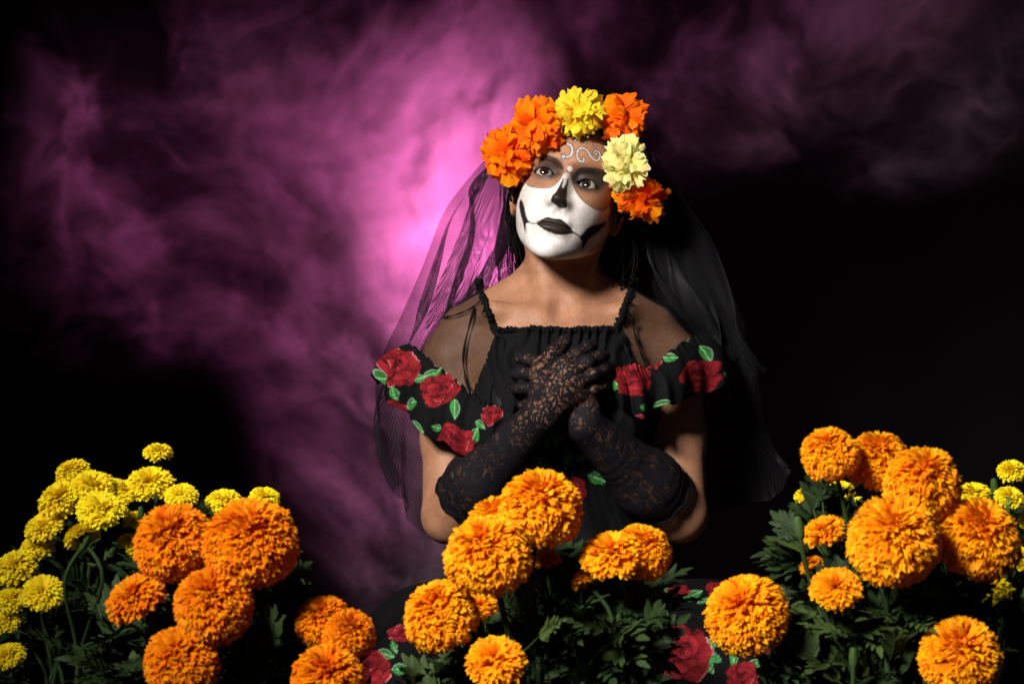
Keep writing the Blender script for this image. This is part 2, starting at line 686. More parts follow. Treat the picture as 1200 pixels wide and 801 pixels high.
def chain(P, pts, r0, r1):
    n = len(pts) - 1
    d = None
    for i in range(n):
        c = cone(P, pts[i], pts[i + 1], r0 + (r1 - r0) * i / n, r0 + (r1 - r0) * (i + 1) / n)
        d = c if d is None else smin(d, c, 0.003)
    return d


# finger joints as (photo column, photo row, depth): knuckle, two joints, tip
HAND_R = dict(
    wrist=WR_R,
    fingers=[
        [(658, 428, -0.163), (676, 414, -0.160), (688, 407, -0.150), (694, 404, -0.140)],
        [(668, 437, -0.168), (689, 424, -0.166), (702, 418, -0.152), (708, 417, -0.140)],
        [(675, 449, -0.168), (695, 438, -0.166), (707, 433, -0.152), (712, 433, -0.140)],
        [(678, 463, -0.162), (695, 456, -0.160), (706, 452, -0.150), (711, 452, -0.140)],
    ],
    thumb=[(632, 462, -0.160), (634, 433, -0.150), (649, 413, -0.135), (662, 400, -0.122)])
HAND_L = dict(
    wrist=WR_L,
    fingers=[
        [(664, 452, -0.150), (640, 428, -0.146), (618, 420, -0.136), (609, 419, -0.128)],
        [(660, 460, -0.152), (632, 440, -0.148), (612, 437, -0.138), (604, 438, -0.130)],
        [(658, 470, -0.152), (630, 456, -0.148), (611, 454, -0.140), (604, 456, -0.132)],
        [(658, 482, -0.150), (636, 474, -0.146), (619, 473, -0.140), (612, 475, -0.134)],
    ],
    thumb=[(690, 478, -0.154), (684, 452, -0.149), (672, 434, -0.142), (662, 424, -0.134)])


def hand_f(P, H, fat=0.0):
    d = None
    w = H['wrist']
    for i, fg in enumerate(H['fingers']):
        pts = [at(*q) for q in fg]
        c = cone(P, w + (pts[0] - w) * 0.12, pts[0], 0.0145, 0.0105)
        d = c if d is None else smin(d, c, 0.010)
    fs = None
    for i, fg in enumerate(H['fingers']):
        r = (0.0079, 0.0081, 0.0077, 0.0068)[i]
        c = chain(P, [at(*q) for q in fg], r, r * 0.82)
        fs = c if fs is None else smin(fs, c, 0.0012)
    th = chain(P, [at(*q) for q in H['thumb']], 0.0135, 0.0082)
    d = smin(d, fs, 0.005)
    return smin(d, th, 0.007)


def bound(P, lo, hi, f, pad=0.03):
    """f only near its box; the box distance elsewhere."""
    lo = np.asarray(lo) - pad
    hi = np.asarray(hi) + pad
    dd = np.maximum(np.maximum(lo - P, P - hi), 0)
    d = np.linalg.norm(dd, axis=1)
    out = d + pad
    m_ = d <= 1e-9
    if m_.any():
        out[m_] = f(P[m_])
    return out


def fore_f(P, elb, wr):
    mid = elb + (wr - elb) * 0.35
    d = smin(cone(P, elb, mid, 0.0375, 0.040), cone(P, mid, wr, 0.040, 0.0225), 0.02)
    return d


def arm_r(P):
    def f(P):
        return smin(fore_f(P, ELB_R, WR_R), hand_f(P, HAND_R), 0.014)
    return bound(P, (-.13, -.23, .40), (.20, .03, .70), f)


def arm_l(P):
    def f(P):
        return smin(fore_f(P, ELB_L, WR_L), hand_f(P, HAND_L), 0.014)
    return bound(P, (-.03, -.23, .40), (.29, .03, .70), f)


SH_R = at(531, 424, 0.01)
SH_L = at(786, 424, 0.01)


def torso_f(P, arms=True):
    x = P.copy()
    x[:, 0] = np.abs(P[:, 0] - CX)            # both halves alike
    d = ell(x, (0, 0.0, 0.575), (0.132, 0.092, 0.165))
    d = smin(d, ell(x, (0, 0.012, 0.655), (0.150, 0.070, 0.068)), 0.04)
    d = smin(d, ell(x, (0.058, -0.060, 0.572), (0.060, 0.060, 0.062)), 0.035)
    d = smin(d, ell(x, (0, 0.01, 0.45), (0.110, 0.082, 0.15)), 0.05)
    d = smin(d, ell(x, (0, 0.02, 0.30), (0.155, 0.115, 0.14)), 0.06)
    # legs folded under
    d = smin(d, cone(x, (0.075, -0.02, 0.24), (0.105, -0.33, 0.185), 0.085, 0.062), 0.04)
    d = smin(d, cone(x, (0.105, -0.33, 0.12), (0.085, 0.12, 0.075), 0.055, 0.04), 0.02)
    # shoulders, collar bones
    d = smin(d, cone(x, (0.03, 0.035, 0.756), (0.128, 0.016, 0.686), 0.023, 0.034), 0.028)
    d = smin(d, cone(x, (0.014, -0.046, 0.704), (0.085, -0.040, 0.712), 0.0085, 0.007), 0.018)
    d = smin(d, cone(x, (0.085, -0.040, 0.712), (0.135, -0.004, 0.700), 0.007, 0.006), 0.026)
    # neck
    d = smin(d, cone(P, (0.063, 0.022, 0.69), (0.067, 0.018, 0.83), 0.047, 0.0425), 0.03)
    d = smin(d, cone(P, (0.054, -0.040, 0.708), (0.032, 0.012, 0.815), 0.010, 0.012), 0.022)
    d = smin(d, cone(P, (0.074, -0.040, 0.708), (0.106, 0.012, 0.800), 0.010, 0.012), 0.022)
    d = smax(d, -ell(P, (0.064, -0.062, 0.716), (0.013, 0.016, 0.014)), 0.02)
    if arms:
        for sh, el in ((SH_R, ELB_R), (SH_L, ELB_L)):
            mid = sh + (el - sh) * 0.5 + np.array([0, 0.01, 0])
            a = smin(cone(P, sh, mid, 0.0445, 0.0385), cone(P, mid, el, 0.0385, 0.0365), 0.02)
            d = smin(d, a, 0.022)
    return d


def body_f(P):
    d = torso_f(P)
    d = smin(d, arm_r(P), 0.006)
    return smin(d, arm_l(P), 0.006)


def head_w(P):
    out = np.full(len(P), 0.05)
    q = to_head(P)
    m_ = (np.abs(q) < np.array([110, 165, 150])).all(1)
    if m_.any():
        out[m_] = head_f(q[m_]) * HS
    return out


def all_f(P):
    d = body_f(P)
    m_ = P[:, 2] > 0.70
    if m_.any():
        d[m_] = smin(d[m_], head_w(P[m_]), 0.016)
    return d


def trace(f, px, py, y0=-0.5, n=90):
    """Where the view ray through photo pixels first meets f = 0."""
    px = np.atleast_1d(np.asarray(px, float))
    py = np.atleast_1d(np.asarray(py, float))
    o = np.array([0, -DCAM, ZC])
    D = np.stack([(px - 600) * K, np.ones_like(px), -(py - 400.5) * K], 1)
    D /= np.linalg.norm(D, axis=1, keepdims=True)
    t = np.full(len(px), DCAM + y0)
    best = np.full(len(px), 1e9)
    out = o + D * t[:, None]
    for _ in range(n):
        P = o + D * t[:, None]
        v = f(P)
        b_ = np.abs(v) < best - 1e-7
        best[b_] = np.abs(v)[b_]
        out[b_] = P[b_]
        t = t + np.where(np.abs(v) < 2e-5, 0, np.clip(v, -0.01, 0.03)) * 0.7
    return out
# ------------------------------------------------------------------ painting the body: makeup polygons in face coordinates
def poly_sd(X, Z, poly):
    """Signed distance (negative inside) of points to a closed polygon."""
    poly = np.asarray(poly, float)
    n = len(poly)
    d = np.full(len(X), 1e9)
    ins = np.zeros(len(X), bool)
    for i in range(n):
        x0, z0 = poly[i]
        x1, z1 = poly[(i + 1) % n]
        ex, ez = x1 - x0, z1 - z0
        t = np.clip(((X - x0) * ex + (Z - z0) * ez) / (ex * ex + ez * ez + 1e-9), 0, 1)
        d = np.minimum(d, np.hypot(X - x0 - t * ex, Z - z0 - t * ez))
        c = ((z0 > Z) != (z1 > Z)) & (X < (x1 - x0) * (Z - z0) / (z1 - z0 + 1e-12) + x0)
        ins ^= c
    return np.where(ins, -d, d)


def line_sd(X, Z, pts):
    pts = np.asarray(pts, float)
    d = np.full(len(X), 1e9)
    for (x0, z0), (x1, z1) in zip(pts[:-1], pts[1:]):
        ex, ez = x1 - x0, z1 - z0
        t = np.clip(((X - x0) * ex + (Z - z0) * ez) / (ex * ex + ez * ez + 1e-9), 0, 1)
        d = np.minimum(d, np.hypot(X - x0 - t * ex, Z - z0 - t * ez))
    return d


def zl_(pts):
    """Points read off the photo (face close-up, 5.007 x from 590,150) to face coordinates."""
    pts = np.asarray(pts, float)
    P = trace(lambda p: head_w(p), 590 + pts[:, 0] / 5.007, 150 + pts[:, 1] / 5.007, -0.25, 70)
    return to_head(P)[:, [0, 2]]


def smooth_poly(pts, n=6, closed=True):
    P = np.asarray(pts, float)
    if closed:
        P = np.vstack([P[-1:], P, P[:2]])
        c = catmull(P, (len(P) - 1) * n + 1)
        return c[n:-n - 1 + 1][:-1]
    return catmull(P, (len(P) - 1) * n + 1)


def mixc(col, c, m_):
    return col * (1 - m_[:, None]) + np.asarray(c)[None] * m_[:, None]


SKIN = np.array([0.385, 0.190, 0.110])
WHITE = np.array([0.80, 0.80, 0.80])
BLACK = np.array([0.012, 0.010, 0.010])


def paint_head(L, col):
    """Base colours of the makeup, for points L (face mm)."""
    f = (L[:, 1] < -5)
    X, Z = L[f][:, 0], L[f][:, 2]
    c = col[f].copy()
    noise = np.sin(X * 1.7 + np.sin(Z * 1.3) * 2) * np.sin(Z * 2.1 + X * 0.7)

    def cov(sd, w=0.7):
        return sstep(-sd + 0.45 * noise + 0.25 * np.sin(X * 4.3 + Z * 2.9) * np.sin(Z * 5.1 - X * 1.1), -w, w)
    # white base: cheeks, jaw, sides of the nose
    white = smooth_poly(zl_([(128, 318), (160, 342), (228, 352), (292, 340), (328, 304), (352, 272), (372, 262), (392, 275),
                             (408, 330), (432, 385), (472, 432), (528, 470), (572, 482), (612, 462), (628, 470), (618, 530),
                             (622, 600), (588, 690), (545, 742), (470, 778), (390, 790), (320, 782), (245, 772), (178, 752),
                             (125, 720), (98, 665), (78, 600), (70, 540), (76, 470), (90, 400), (104, 345)]), 4)
    sdw = poly_sd(X, Z, white)
    wm = cov(sdw, 1.3)
    Yf = L[f][:, 1]
    wm = np.maximum(wm, sstep(-Yf, 31, 39) * sstep(-Z, 48, 60) * sstep(Z, -132, -124))
    wm *= 0.90 + 0.06 * np.sin(X * .31 + 1) * np.sin(Z * .23) + 0.04 * np.sin(X * 1.9 + 3 * np.sin(Z * .5)) * np.sin(Z * .9 + X * .3)
    c = mixc(c, WHITE, wm)
    # grey smoke of eye shadow round both eyes, thick brows
    for sx, rng, dk in ((-1, [(188, 250), (215, 215), (262, 205), (305, 228), (330, 262), (308, 284), (258, 292), (212, 282)], 0.78),
                        (1, [(405, 300), (428, 268), (480, 255), (545, 270), (592, 305), (572, 345), (510, 362), (446, 350)], 0.90)):
        sd = poly_sd(X, Z, smooth_poly(zl_(rng), 4))
        c = mixc(c, (0.10, 0.055, 0.04), 0.42 * sstep(-sd, -15.0, 0.0))
        c = mixc(c, BLACK * 2, dk * sstep(-sd, -6.0, 1.5))
    for brow in ([(205, 205), (222, 175), (255, 160), (300, 175), (338, 208), (350, 245), (325, 236), (290, 205), (250, 190), (225, 196)],
                 [(418, 300), (428, 258), (452, 236), (500, 234), (560, 240), (612, 262), (600, 282), (540, 268), (480, 264), (446, 276)]):
        sd = poly_sd(X, Z, smooth_poly(zl_(brow), 4))
        st = 0.88 + 0.12 * np.sin(X * 3.1 + Z * 2.2)
        c = mixc(c, BLACK, 0.97 * sstep(-sd, -1.6, 0.5) * st)
    # thin grey rims of the eye rings
    for ring in ([(128, 270), (126, 312), (158, 342), (228, 353), (292, 341), (330, 304), (346, 262)],
                 [(402, 300), (412, 342), (440, 392), (476, 434), (530, 470), (572, 483), (616, 462)]):
        d = line_sd(X, Z, catmull(zl_(ring), 40))
        c = mixc(c, (0.10, 0.085, 0.085), 0.85 * sstep(-d, -1.25, -0.35))
    # lids: dark lash lines along the eye openings
    for sx in (-1, 1):
        u = (X - EYES[sx][0]) * sx
        zu, zl = lid_curves(u)
        zu, zl = zu + EYES[sx][2], zl + EYES[sx][2]
        dz = np.minimum(np.abs(Z - zu), np.abs(Z - zl) * 2.2)
        c = mixc(c, BLACK, 0.95 * sstep(-dz, -3.0, -1.2) * (np.abs(u) < 15.5))
    # black nose
    nose = smooth_poly(zl_([(352, 290), (338, 318), (312, 368), (284, 402), (280, 432), (300, 448), (322, 462), (345, 470), (368, 468), (374, 440), (372, 400),
                            (376, 345), (384, 295), (376, 300), (366, 332), (350, 352), (345, 340), (352, 315)]), 3)
    c = mixc(c, np.array([0.018, 0.012, 0.010]), cov(poly_sd(X, Z, nose), 0.8))
    # dot between the brows
    dm = np.hypot(*(np.stack([X, Z]) - zl_([(390, 240)])[0][:, None]))
    c = mixc(c, WHITE * .95, sstep(-dm, -4.4, -2.6))
    # lips
    lips = smooth_poly(zl_([(192, 560), (212, 543), (242, 527), (264, 522), (278, 527), (298, 532), (335, 534), (362, 553), (388, 580), (412, 612),
                            (388, 622), (345, 628), (300, 622), (262, 608), (228, 590), (206, 573)]), 3)
    c = mixc(c, np.array([0.022, 0.014, 0.011]), cov(poly_sd(X, Z, lips), 0.6))
    # lines from the mouth corners and the dark jaw patches
    for pts, w in (([(196, 560), (172, 560), (152, 553), (136, 538)], 0.6), ([(408, 610), (430, 625), (452, 640)], 0.8)):
        d = line_sd(X, Z, catmull(zl_(pts), 20))
        c = mixc(c, BLACK, sstep(-d, -w - .7, -w + .5))
    for pts in ([(100, 418), (116, 440), (126, 482), (137, 528), (150, 553), (132, 562), (131, 590), (129, 614), (121, 588), (112, 550), (100, 505), (92, 455)],
                [(446, 640), (470, 615), (488, 592), (516, 572), (560, 562), (604, 550), (590, 578), (562, 606), (532, 626), (500, 655), (480, 685), (466, 712), (459, 690), (462, 665)]):
        c = mixc(c, BLACK * 1.4, cov(poly_sd(X, Z, smooth_poly(zl_(pts), 4)), 0.9))
    # forehead scrolls: white with grey outlines
    for pts, w in (([(346, 158), (358, 168), (378, 170), (398, 155), (404, 128), (394, 102), (372, 92)], 1.5),
                   ([(468, 176), (472, 192), (456, 198), (436, 180), (432, 150), (444, 124), (468, 118), (492, 132), (508, 158), (528, 184), (552, 190), (566, 168), (560, 142), (540, 134), (530, 150)], 1.3)):
        d = line_sd(X, Z, catmull(zl_(pts), 60))
        c = mixc(c, (0.09, 0.075, 0.075), 0.85 * sstep(-d, -w - 1.5, -w - .5))
        c = mixc(c, WHITE * .72, sstep(-d, -w, -w + .9))
    for q, r in (((352, 168), 3.2), ((545, 152), 2.6), ((422, 74), 2.2), ((480, 84), 2.4), ((536, 96), 2.4), ((372, 66), 2.0), ((590, 118), 2.0)):
        dm = np.hypot(*(np.stack([X, Z]) - zl_([q])[0][:, None]))
        c = mixc(c, (0.09, 0.075, 0.075), 0.85 * sstep(-dm, -r - 1.2, -r))
        c = mixc(c, WHITE * .6, sstep(-dm, -r + .3, -r + 1.5))
    out = col.copy()
    out[f] = c
    return out


# ------------------------------------------------------------------ skin
m, nt, b = mat('painted_skin')
va = nn(nt, 'ShaderNodeVertexColor', layer_name='Col')
tc = nn(nt, 'ShaderNodeTexCoord')
n1 = nn(nt, 'ShaderNodeTexNoise', i_Scale=420.0, i_Detail=3.0)
lk(nt, tc.outputs['Object'], n1.inputs['Vector'])
n2 = nn(nt, 'ShaderNodeTexNoise', i_Scale=38.0, i_Detail=4.0)
lk(nt, tc.outputs['Object'], n2.inputs['Vector'])
hv = nn(nt, 'ShaderNodeMixRGB', blend_type='MULTIPLY', i_Fac=1.0)
r2 = nn(nt, 'ShaderNodeValToRGB')
r2.color_ramp.elements[0].position = 0.3
r2.color_ramp.elements[0].color = (0.80, 0.75, 0.73, 1)
r2.color_ramp.elements[1].position = 0.7
r2.color_ramp.elements[1].color = (1.06, 1.06, 1.06, 1)
lk(nt, n2.outputs[0], r2.inputs[0])
lk(nt, va.outputs[0], hv.inputs[1])
lk(nt, r2.outputs[0], hv.inputs[2])
n3 = nn(nt, 'ShaderNodeTexNoise', i_Scale=260.0, i_Detail=4.0)
lk(nt, tc.outputs['Object'], n3.inputs['Vector'])
pat = maprange(nt, n3.outputs[0], 0.30, 0.62, 0.86, 1.03)
hv2 = vmath(nt, 'SCALE', hv.outputs[0])
lk(nt, pat, hv2.inputs['Scale'])
lk(nt, hv2.outputs[0], b.inputs['Base Color'])
b.inputs['Roughness'].default_value = 0.55
b.inputs['Specular IOR Level'].default_value = 0.30
b.inputs['Subsurface Weight'].default_value = 0.12
b.inputs['Subsurface Radius'].default_value = (0.006, 0.0022, 0.0012)
b.inputs['Subsurface Scale'].default_value = 1.0
bp = nn(nt, 'ShaderNodeBump', i_Strength=0.30, i_Distance=0.0008)
lk(nt, n1.outputs[0], bp.inputs['Height'])
lk(nt, bp.outputs[0], b.inputs['Normal'])
M_SKIN = m

sitter = empty('person', 'kneeling woman in skull face paint and black veil, lace gloved hands crossed on chest',
               'person', (CX, -0.05, 0.0))
sitter_off = np.array([CX, -0.05, 0.0])


def part(name, V, F, m_, parent=None, smooth=True, **kw):
    par = parent or sitter
    V = np.asarray(V) - sitter_off
    me = quads_to_mesh(name, V, F, smooth)
    return add(name, me, m_, par, **kw)


ZCUT = 0.765
Vb, Qb = surface_nets(all_f, (-0.20, -0.42, 0.0), (0.34, 0.18, 0.80), 0.0028)
Vb, Qb = keep_faces(Vb, Qb, Vb[:, 2] < ZCUT + 0.004)
Vh, Qh = surface_nets(all_f, (-0.04, -0.15, 0.75), (0.20, 0.13, 1.00), 0.0012)
Vh, Qh = keep_faces(Vh, Qh, Vh[:, 2] > ZCUT - 0.004)
V, Q = join_vf([(Vb, Qb), (Vh, Qh)])
col = np.tile(SKIN, (len(V), 1))
hd = V[:, 2] > ZCUT - .01
col[hd] = paint_head(to_head(V[hd]), col[hd])
body = part('body', V, Q, M_SKIN)
set_col(body.data, col)

# ------------------------------------------------------------------ eyes: sclera, iris and pupil painted on a ball that looks up and to the left
m, nt, b = mat('wet_eye')
va = nn(nt, 'ShaderNodeVertexColor', layer_name='Col')
lk(nt, va.outputs[0], b.inputs['Base Color'])
b.inputs['Roughness'].default_value = 0.12
b.inputs['Coat Weight'].default_value = 1.0
b.inputs['Coat Roughness'].default_value = 0.03
M_EYE = m
th, ph = np.meshgrid(np.linspace(0, np.pi, 120), np.linspace(0, 2 * np.pi, 64, endpoint=False), indexing='ij')
for sx in (-1, 1):
    c = from_head(EYES[sx])
    tgt = at(*((637.8, 199.6), (686.8, 214.8))[(sx + 1) // 2], -0.10)
    # aim so the iris shows where the photo has it
    o = np.array([0, -DCAM, ZC])
    d = (tgt - o) / np.linalg.norm(tgt - o)
    oc = o - c
    bq = oc @ d
    disc = bq * bq - (oc @ oc - (REYE * HS) ** 2)
    hit = o + d * (-bq - math.sqrt(max(disc, 0)))
    ax_ = (hit - c) / np.linalg.norm(hit - c)
    t1 = np.cross(ax_, [0, 0, 1.0])
    t1 /= np.linalg.norm(t1)
    t2 = np.cross(t1, ax_)
    rr = REYE * HS * (1 + 0.045 * np.exp(-(th / 0.42) ** 4))
    Vv = c + rr[..., None] * (np.cos(th)[..., None] * ax_ + np.sin(th)[..., None] * (np.cos(ph)[..., None] * t1 + np.sin(ph)[..., None] * t2))
    Vv = Vv.reshape(-1, 3)
    T, A = th.ravel(), ph.ravel()
    ec = np.tile([0.34, 0.31, 0.30], (len(T), 1))
    irisc = np.array([0.022, 0.010, 0.006])[None] * (0.7 + 0.5 * np.abs(np.sin(A * 17 + np.sin(A * 5) * 2)))[:, None]
    k_ = sstep(-T, -0.565, -0.515)[:, None]
    ec = ec * (1 - k_) + irisc * k_
    ring = np.exp(-((T - 0.53) / 0.045) ** 2)[:, None]
    ec = ec * (1 - 0.8 * ring)
    k_ = sstep(-T, -0.25, -0.21)[:, None]
    ec = ec * (1 - k_) + 0.003 * k_
    nv = 64
    i = np.arange(119)[:, None] * nv
    j = np.arange(nv)[None]
    F = np.stack([i + j, i + nv + j, i + nv + (j + 1) % nv, i + (j + 1) % nv], -1).reshape(-1, 4)
    e = part('eye', Vv, F, M_EYE)
    set_col(e.data, ec)
# ------------------------------------------------------------------ printed black cotton, tulle, lace
def cloth_mat(name, vcol=True, base=(0.0045, 0.0045, 0.005), rough=0.8, sheen=0.0, weave=2600.0, bump=0.25):
    m, nt, b = mat(name)
    tc = nn(nt, 'ShaderNodeTexCoord')
    if vcol:
        va = nn(nt, 'ShaderNodeVertexColor', layer_name='Col')
        wv = nn(nt, 'ShaderNodeTexNoise', i_Scale=420.0, i_Detail=3.0)
        lk(nt, tc.outputs['Object'], wv.inputs['Vector'])
        sc_ = vmath(nt, 'SCALE', va.outputs[0])
        lk(nt, maprange(nt, wv.outputs[0], 0.3, 0.7, 0.62, 1.12), sc_.inputs['Scale'])
        lk(nt, sc_.outputs[0], b.inputs['Base Color'])
    else:
        b.inputs['Base Color'].default_value = (*base, 1)
    b.inputs['Roughness'].default_value = rough
    b.inputs['Specular IOR Level'].default_value = 0.09
    b.inputs['Sheen Weight'].default_value = sheen
    b.inputs['Sheen Roughness'].default_value = 0.5
    n1 = nn(nt, 'ShaderNodeTexNoise', i_Scale=weave * 0.25, i_Detail=2.0)
    n2 = nn(nt, 'ShaderNodeTexNoise', i_Scale=55.0, i_Detail=4.0)
    lk(nt, tc.outputs['Object'], n1.inputs['Vector'])
    lk(nt, tc.outputs['Object'], n2.inputs['Vector'])
    s_ = math_n(nt, 'ADD', math_n(nt, 'MULTIPLY', n1.outputs[0], 0.25), n2.outputs[0])
    bp = nn(nt, 'ShaderNodeBump', i_Strength=bump, i_Distance=0.004)
    lk(nt, s_, bp.inputs['Height'])
    lk(nt, bp.outputs[0], b.inputs['Normal'])
    return m


def thin_mix(m, nt, b, fac, color=None):
    """Route the shader through a transparent mix: fac = coverage."""
    out = [n for n in nt.nodes if n.type == 'OUTPUT_MATERIAL'][0]
    tr = nn(nt, 'ShaderNodeBsdfTransparent')
    mx = nn(nt, 'ShaderNodeMixShader')
    if isinstance(fac, float):
        mx.inputs[0].default_value = fac
    else:
        lk(nt, fac, mx.inputs[0])
    lk(nt, tr.outputs[0], mx.inputs[1])
    lk(nt, b.outputs[0], mx.inputs[2])
    lk(nt, mx.outputs[0], out.inputs['Surface'])


def net_mat(name, pitch, wire, base, rough=0.5, extra=0.0, sheen=0.0, angle=0.35):
    """Woven net: threads on a grid laid in the cloth's own UV (metres)."""
    m, nt, b = mat(name)
    uv = nn(nt, 'ShaderNodeTexCoord')
    mp = nn(nt, 'ShaderNodeMapping')
    mp.inputs['Scale'].default_value = (1 / pitch, 1 / pitch, 1)
    mp.inputs['Rotation'].default_value = (0, 0, angle)
    lk(nt, uv.outputs['UV'], mp.inputs[0])
    sx = nn(nt, 'ShaderNodeSeparateXYZ')
    lk(nt, mp.outputs[0], sx.inputs[0])
    def line(o):
        f = math_n(nt, 'FRACT', o)
        d = math_n(nt, 'ABSOLUTE', math_n(nt, 'SUBTRACT', f, 0.5))
        return maprange(nt, d, 0.5 - wire, 0.5 - wire * 0.6)
    rowshift = math_n(nt, 'MULTIPLY', math_n(nt, 'FLOOR', sx.outputs[1]), 0.5)
    cov = math_n(nt, 'MAXIMUM', line(math_n(nt, 'ADD', sx.outputs[0], rowshift)), line(sx.outputs[1]))
    cov = math_n(nt, 'MAXIMUM', cov, extra)
    b.inputs['Base Color'].default_value = (*base, 1)
    b.inputs['Roughness'].default_value = rough
    b.inputs['Specular IOR Level'].default_value = 0.12
    b.inputs['Sheen Weight'].default_value = sheen
    thin_mix(m, nt, b, cov)
    return m


M_DRESS = cloth_mat('rose_print_cotton')
M_BLACK = cloth_mat('black_cotton', vcol=False)
M_VEIL = net_mat('black_tulle_net', 0.0024, 0.20, (0.009, 0.009, 0.011), 0.5, 0.06, 0.0)
M_SHEER = net_mat('sheer_shoulder_tulle', 0.0011, 0.13, (0.010, 0.010, 0.011), 0.5, 0.20, 0.0)


def petal_ell(dx, dy, cx, cy, rx, ry, rot):
    c, s = math.cos(rot), math.sin(rot)
    x, y = dx - cx, dy - cy
    u, v = (x * c + y * s) / rx, (-x * s + y * c) / ry
    return u, v, np.hypot(u, v)


def print_rose(PX, PY, col, cx, cy, r, rot=0.0, seed=0, squash=0.9):
    """Lay one printed rose over base colours (flat print)."""
    g = np.random.default_rng(seed)
    dx, dy = (PX - cx) / r, (PY - cy) / (r * squash)
    near = np.hypot(dx, dy) < 1.5
    if not near.any():
        return col
    idx = np.where(near)[0]
    dx, dy = dx[idx], dy[idx]
    c0 = col[idx]
    wob = 0.06 * np.sin(dx * 7 + dy * 4 + seed) + 0.05 * np.sin(dy * 11 - dx * 5 + seed) + 0.025 * np.sin(dx * 23 + dy * 19)
    layers = []
    n_out = 5
    for k_ in range(n_out):
        a = rot + k_ * 2 * math.pi / n_out + g.uniform(-.25, .25)
        q = g.uniform(0.40, 0.56)
        layers.append((q * math.cos(a), q * math.sin(a), g.uniform(.42, .54), g.uniform(.50, .66), a, g.uniform(.7, 1.0)))
    for k_ in range(3):
        a = rot + 0.5 + k_ * 2.1 + g.uniform(-.3, .3)
        layers.append((0.25 * math.cos(a), 0.25 * math.sin(a), 0.38, 0.46, a, g.uniform(.8, 1.1)))
    layers.append((0.04, -0.08, 0.26, 0.30, rot + .6, 0.9))
    layers.append((0.0, -0.05, 0.12, 0.16, rot, 0.5))
    for li, (x, y, rx, ry, a, br) in enumerate(layers):
        u, v, d = petal_ell(dx, dy, x, y, rx, ry, a)
        d = d + wob
        m_ = sstep(-d, -1.03, -0.97)
        tone = np.clip(0.42 + 0.55 * u + 0.16 * np.sin(v * 6 + u * 3 + seed) + 0.10 * np.sin(v * 19 + seed * 2), 0, 1)
        c = np.array([0.050, 0.003, 0.006]) * (1 - tone[:, None]) + np.array([0.33, 0.018, 0.026]) * br * tone[:, None]
        edge = sstep(d, 0.90, 1.0)
        lite = (np.sin(a * 5 + seed) > 0.55) * (u > 0.55) * (np.abs(v) < .5)
        c = c * (1 - 0.75 * edge[:, None] * (1 - lite[:, None])) + np.array([0.50, 0.26, 0.26]) * (edge * lite)[:, None]
        c0 = c0 * (1 - m_[:, None]) + c * m_[:, None]
    col[idx] = c0
    return col


def print_leaf(PX, PY, col, cx, cy, ln, wd, rot):
    c, s = math.cos(rot), math.sin(rot)
    x, y = PX - cx, PY - cy
    u, v = (x * c + y * s) / ln, (-x * s + y * c) / wd
    w = np.clip(1 - u * u, 0, 1) ** 0.8 * (1 - 0.25 * u)
    d = np.abs(v) - w - 0.06 * np.abs(((u * 9) % 1.0) - 0.5)
    m_ = sstep(-d, -0.05, 0.12) * (np.abs(u) < 1)
    vein = np.abs(((u * 4.5 - np.abs(v) * 1.2) % 1.0) - 0.5) * 2
    t = np.clip(0.5 + 0.5 * v, 0, 1) * 0.7 + 0.3 * vein
    g = np.array([0.012, 0.085, 0.020]) * (1 - t[:, None]) + np.array([0.060, 0.29, 0.068]) * t[:, None]
    g = np.where((np.abs(v) < 0.08)[:, None], np.array([0.25, 0.52, 0.25]), g)
    rim = sstep(-d, 0.34, 0.10) * (v < -0.15) * (m_ > .5)
    g = g * (1 - 0.45 * rim[:, None]) + np.array([0.50, 0.56, 0.48]) * 0.45 * rim[:, None]
    return col * (1 - m_[:, None]) + g * m_[:, None]


def to_px(V):
    d = V[:, 1] + DCAM
    return 600 + V[:, 0] / d / K, 400.5 + (ZC - V[:, 2]) / d / K


FABRIC = np.array([0.0048, 0.0048, 0.0056])


def printed(V, roses, leaves, PXY=None):
    PX, PY = to_px(V) if PXY is None else PXY
    col = np.tile(FABRIC, (len(V), 1))
    for (cx, cy, ln, wd, rot) in leaves:
        col = print_leaf(PX, PY, col, cx, cy, ln, wd, math.radians(rot))
    for i, r in enumerate(roses):
        col = print_rose(PX, PY, col, r[0], r[1], r[2] * 1.10, rot=r[3] if len(r) > 3 else 0.3 * i, seed=abs(int(r[0] * 3 + r[1])), squash=r[4] if len(r) > 4 else 0.92)
    return col


# ------------------------------------------------------------------ bodice: gathered neckline over the chest
def bodice_f(P):
    d = torso_f(P, arms=False) - 0.0065
    zt = 0.688 - P[:, 2]
    fade = np.exp(-np.clip(zt, 0, 1) / 0.055)
    x = P[:, 0] + 0.004 * np.sin(P[:, 2] * 70)
    g = 0.0036 * np.sin(x * 2 * np.pi / 0.0165 + 4.2 * np.sin(x * 39 + P[:, 2] * 14) + 1.5 * np.sin(P[:, 2] * 60 + x * 90)) * (0.10 + fade)
    g += 0.0030 * np.sin(x * 120 + P[:, 2] * 35) * (1 - np.exp(-np.clip(zt, 0, 1) / 0.03))
    g += 0.0040 * np.exp(-(zt / 0.005) ** 2)
    return d - g * 0.9


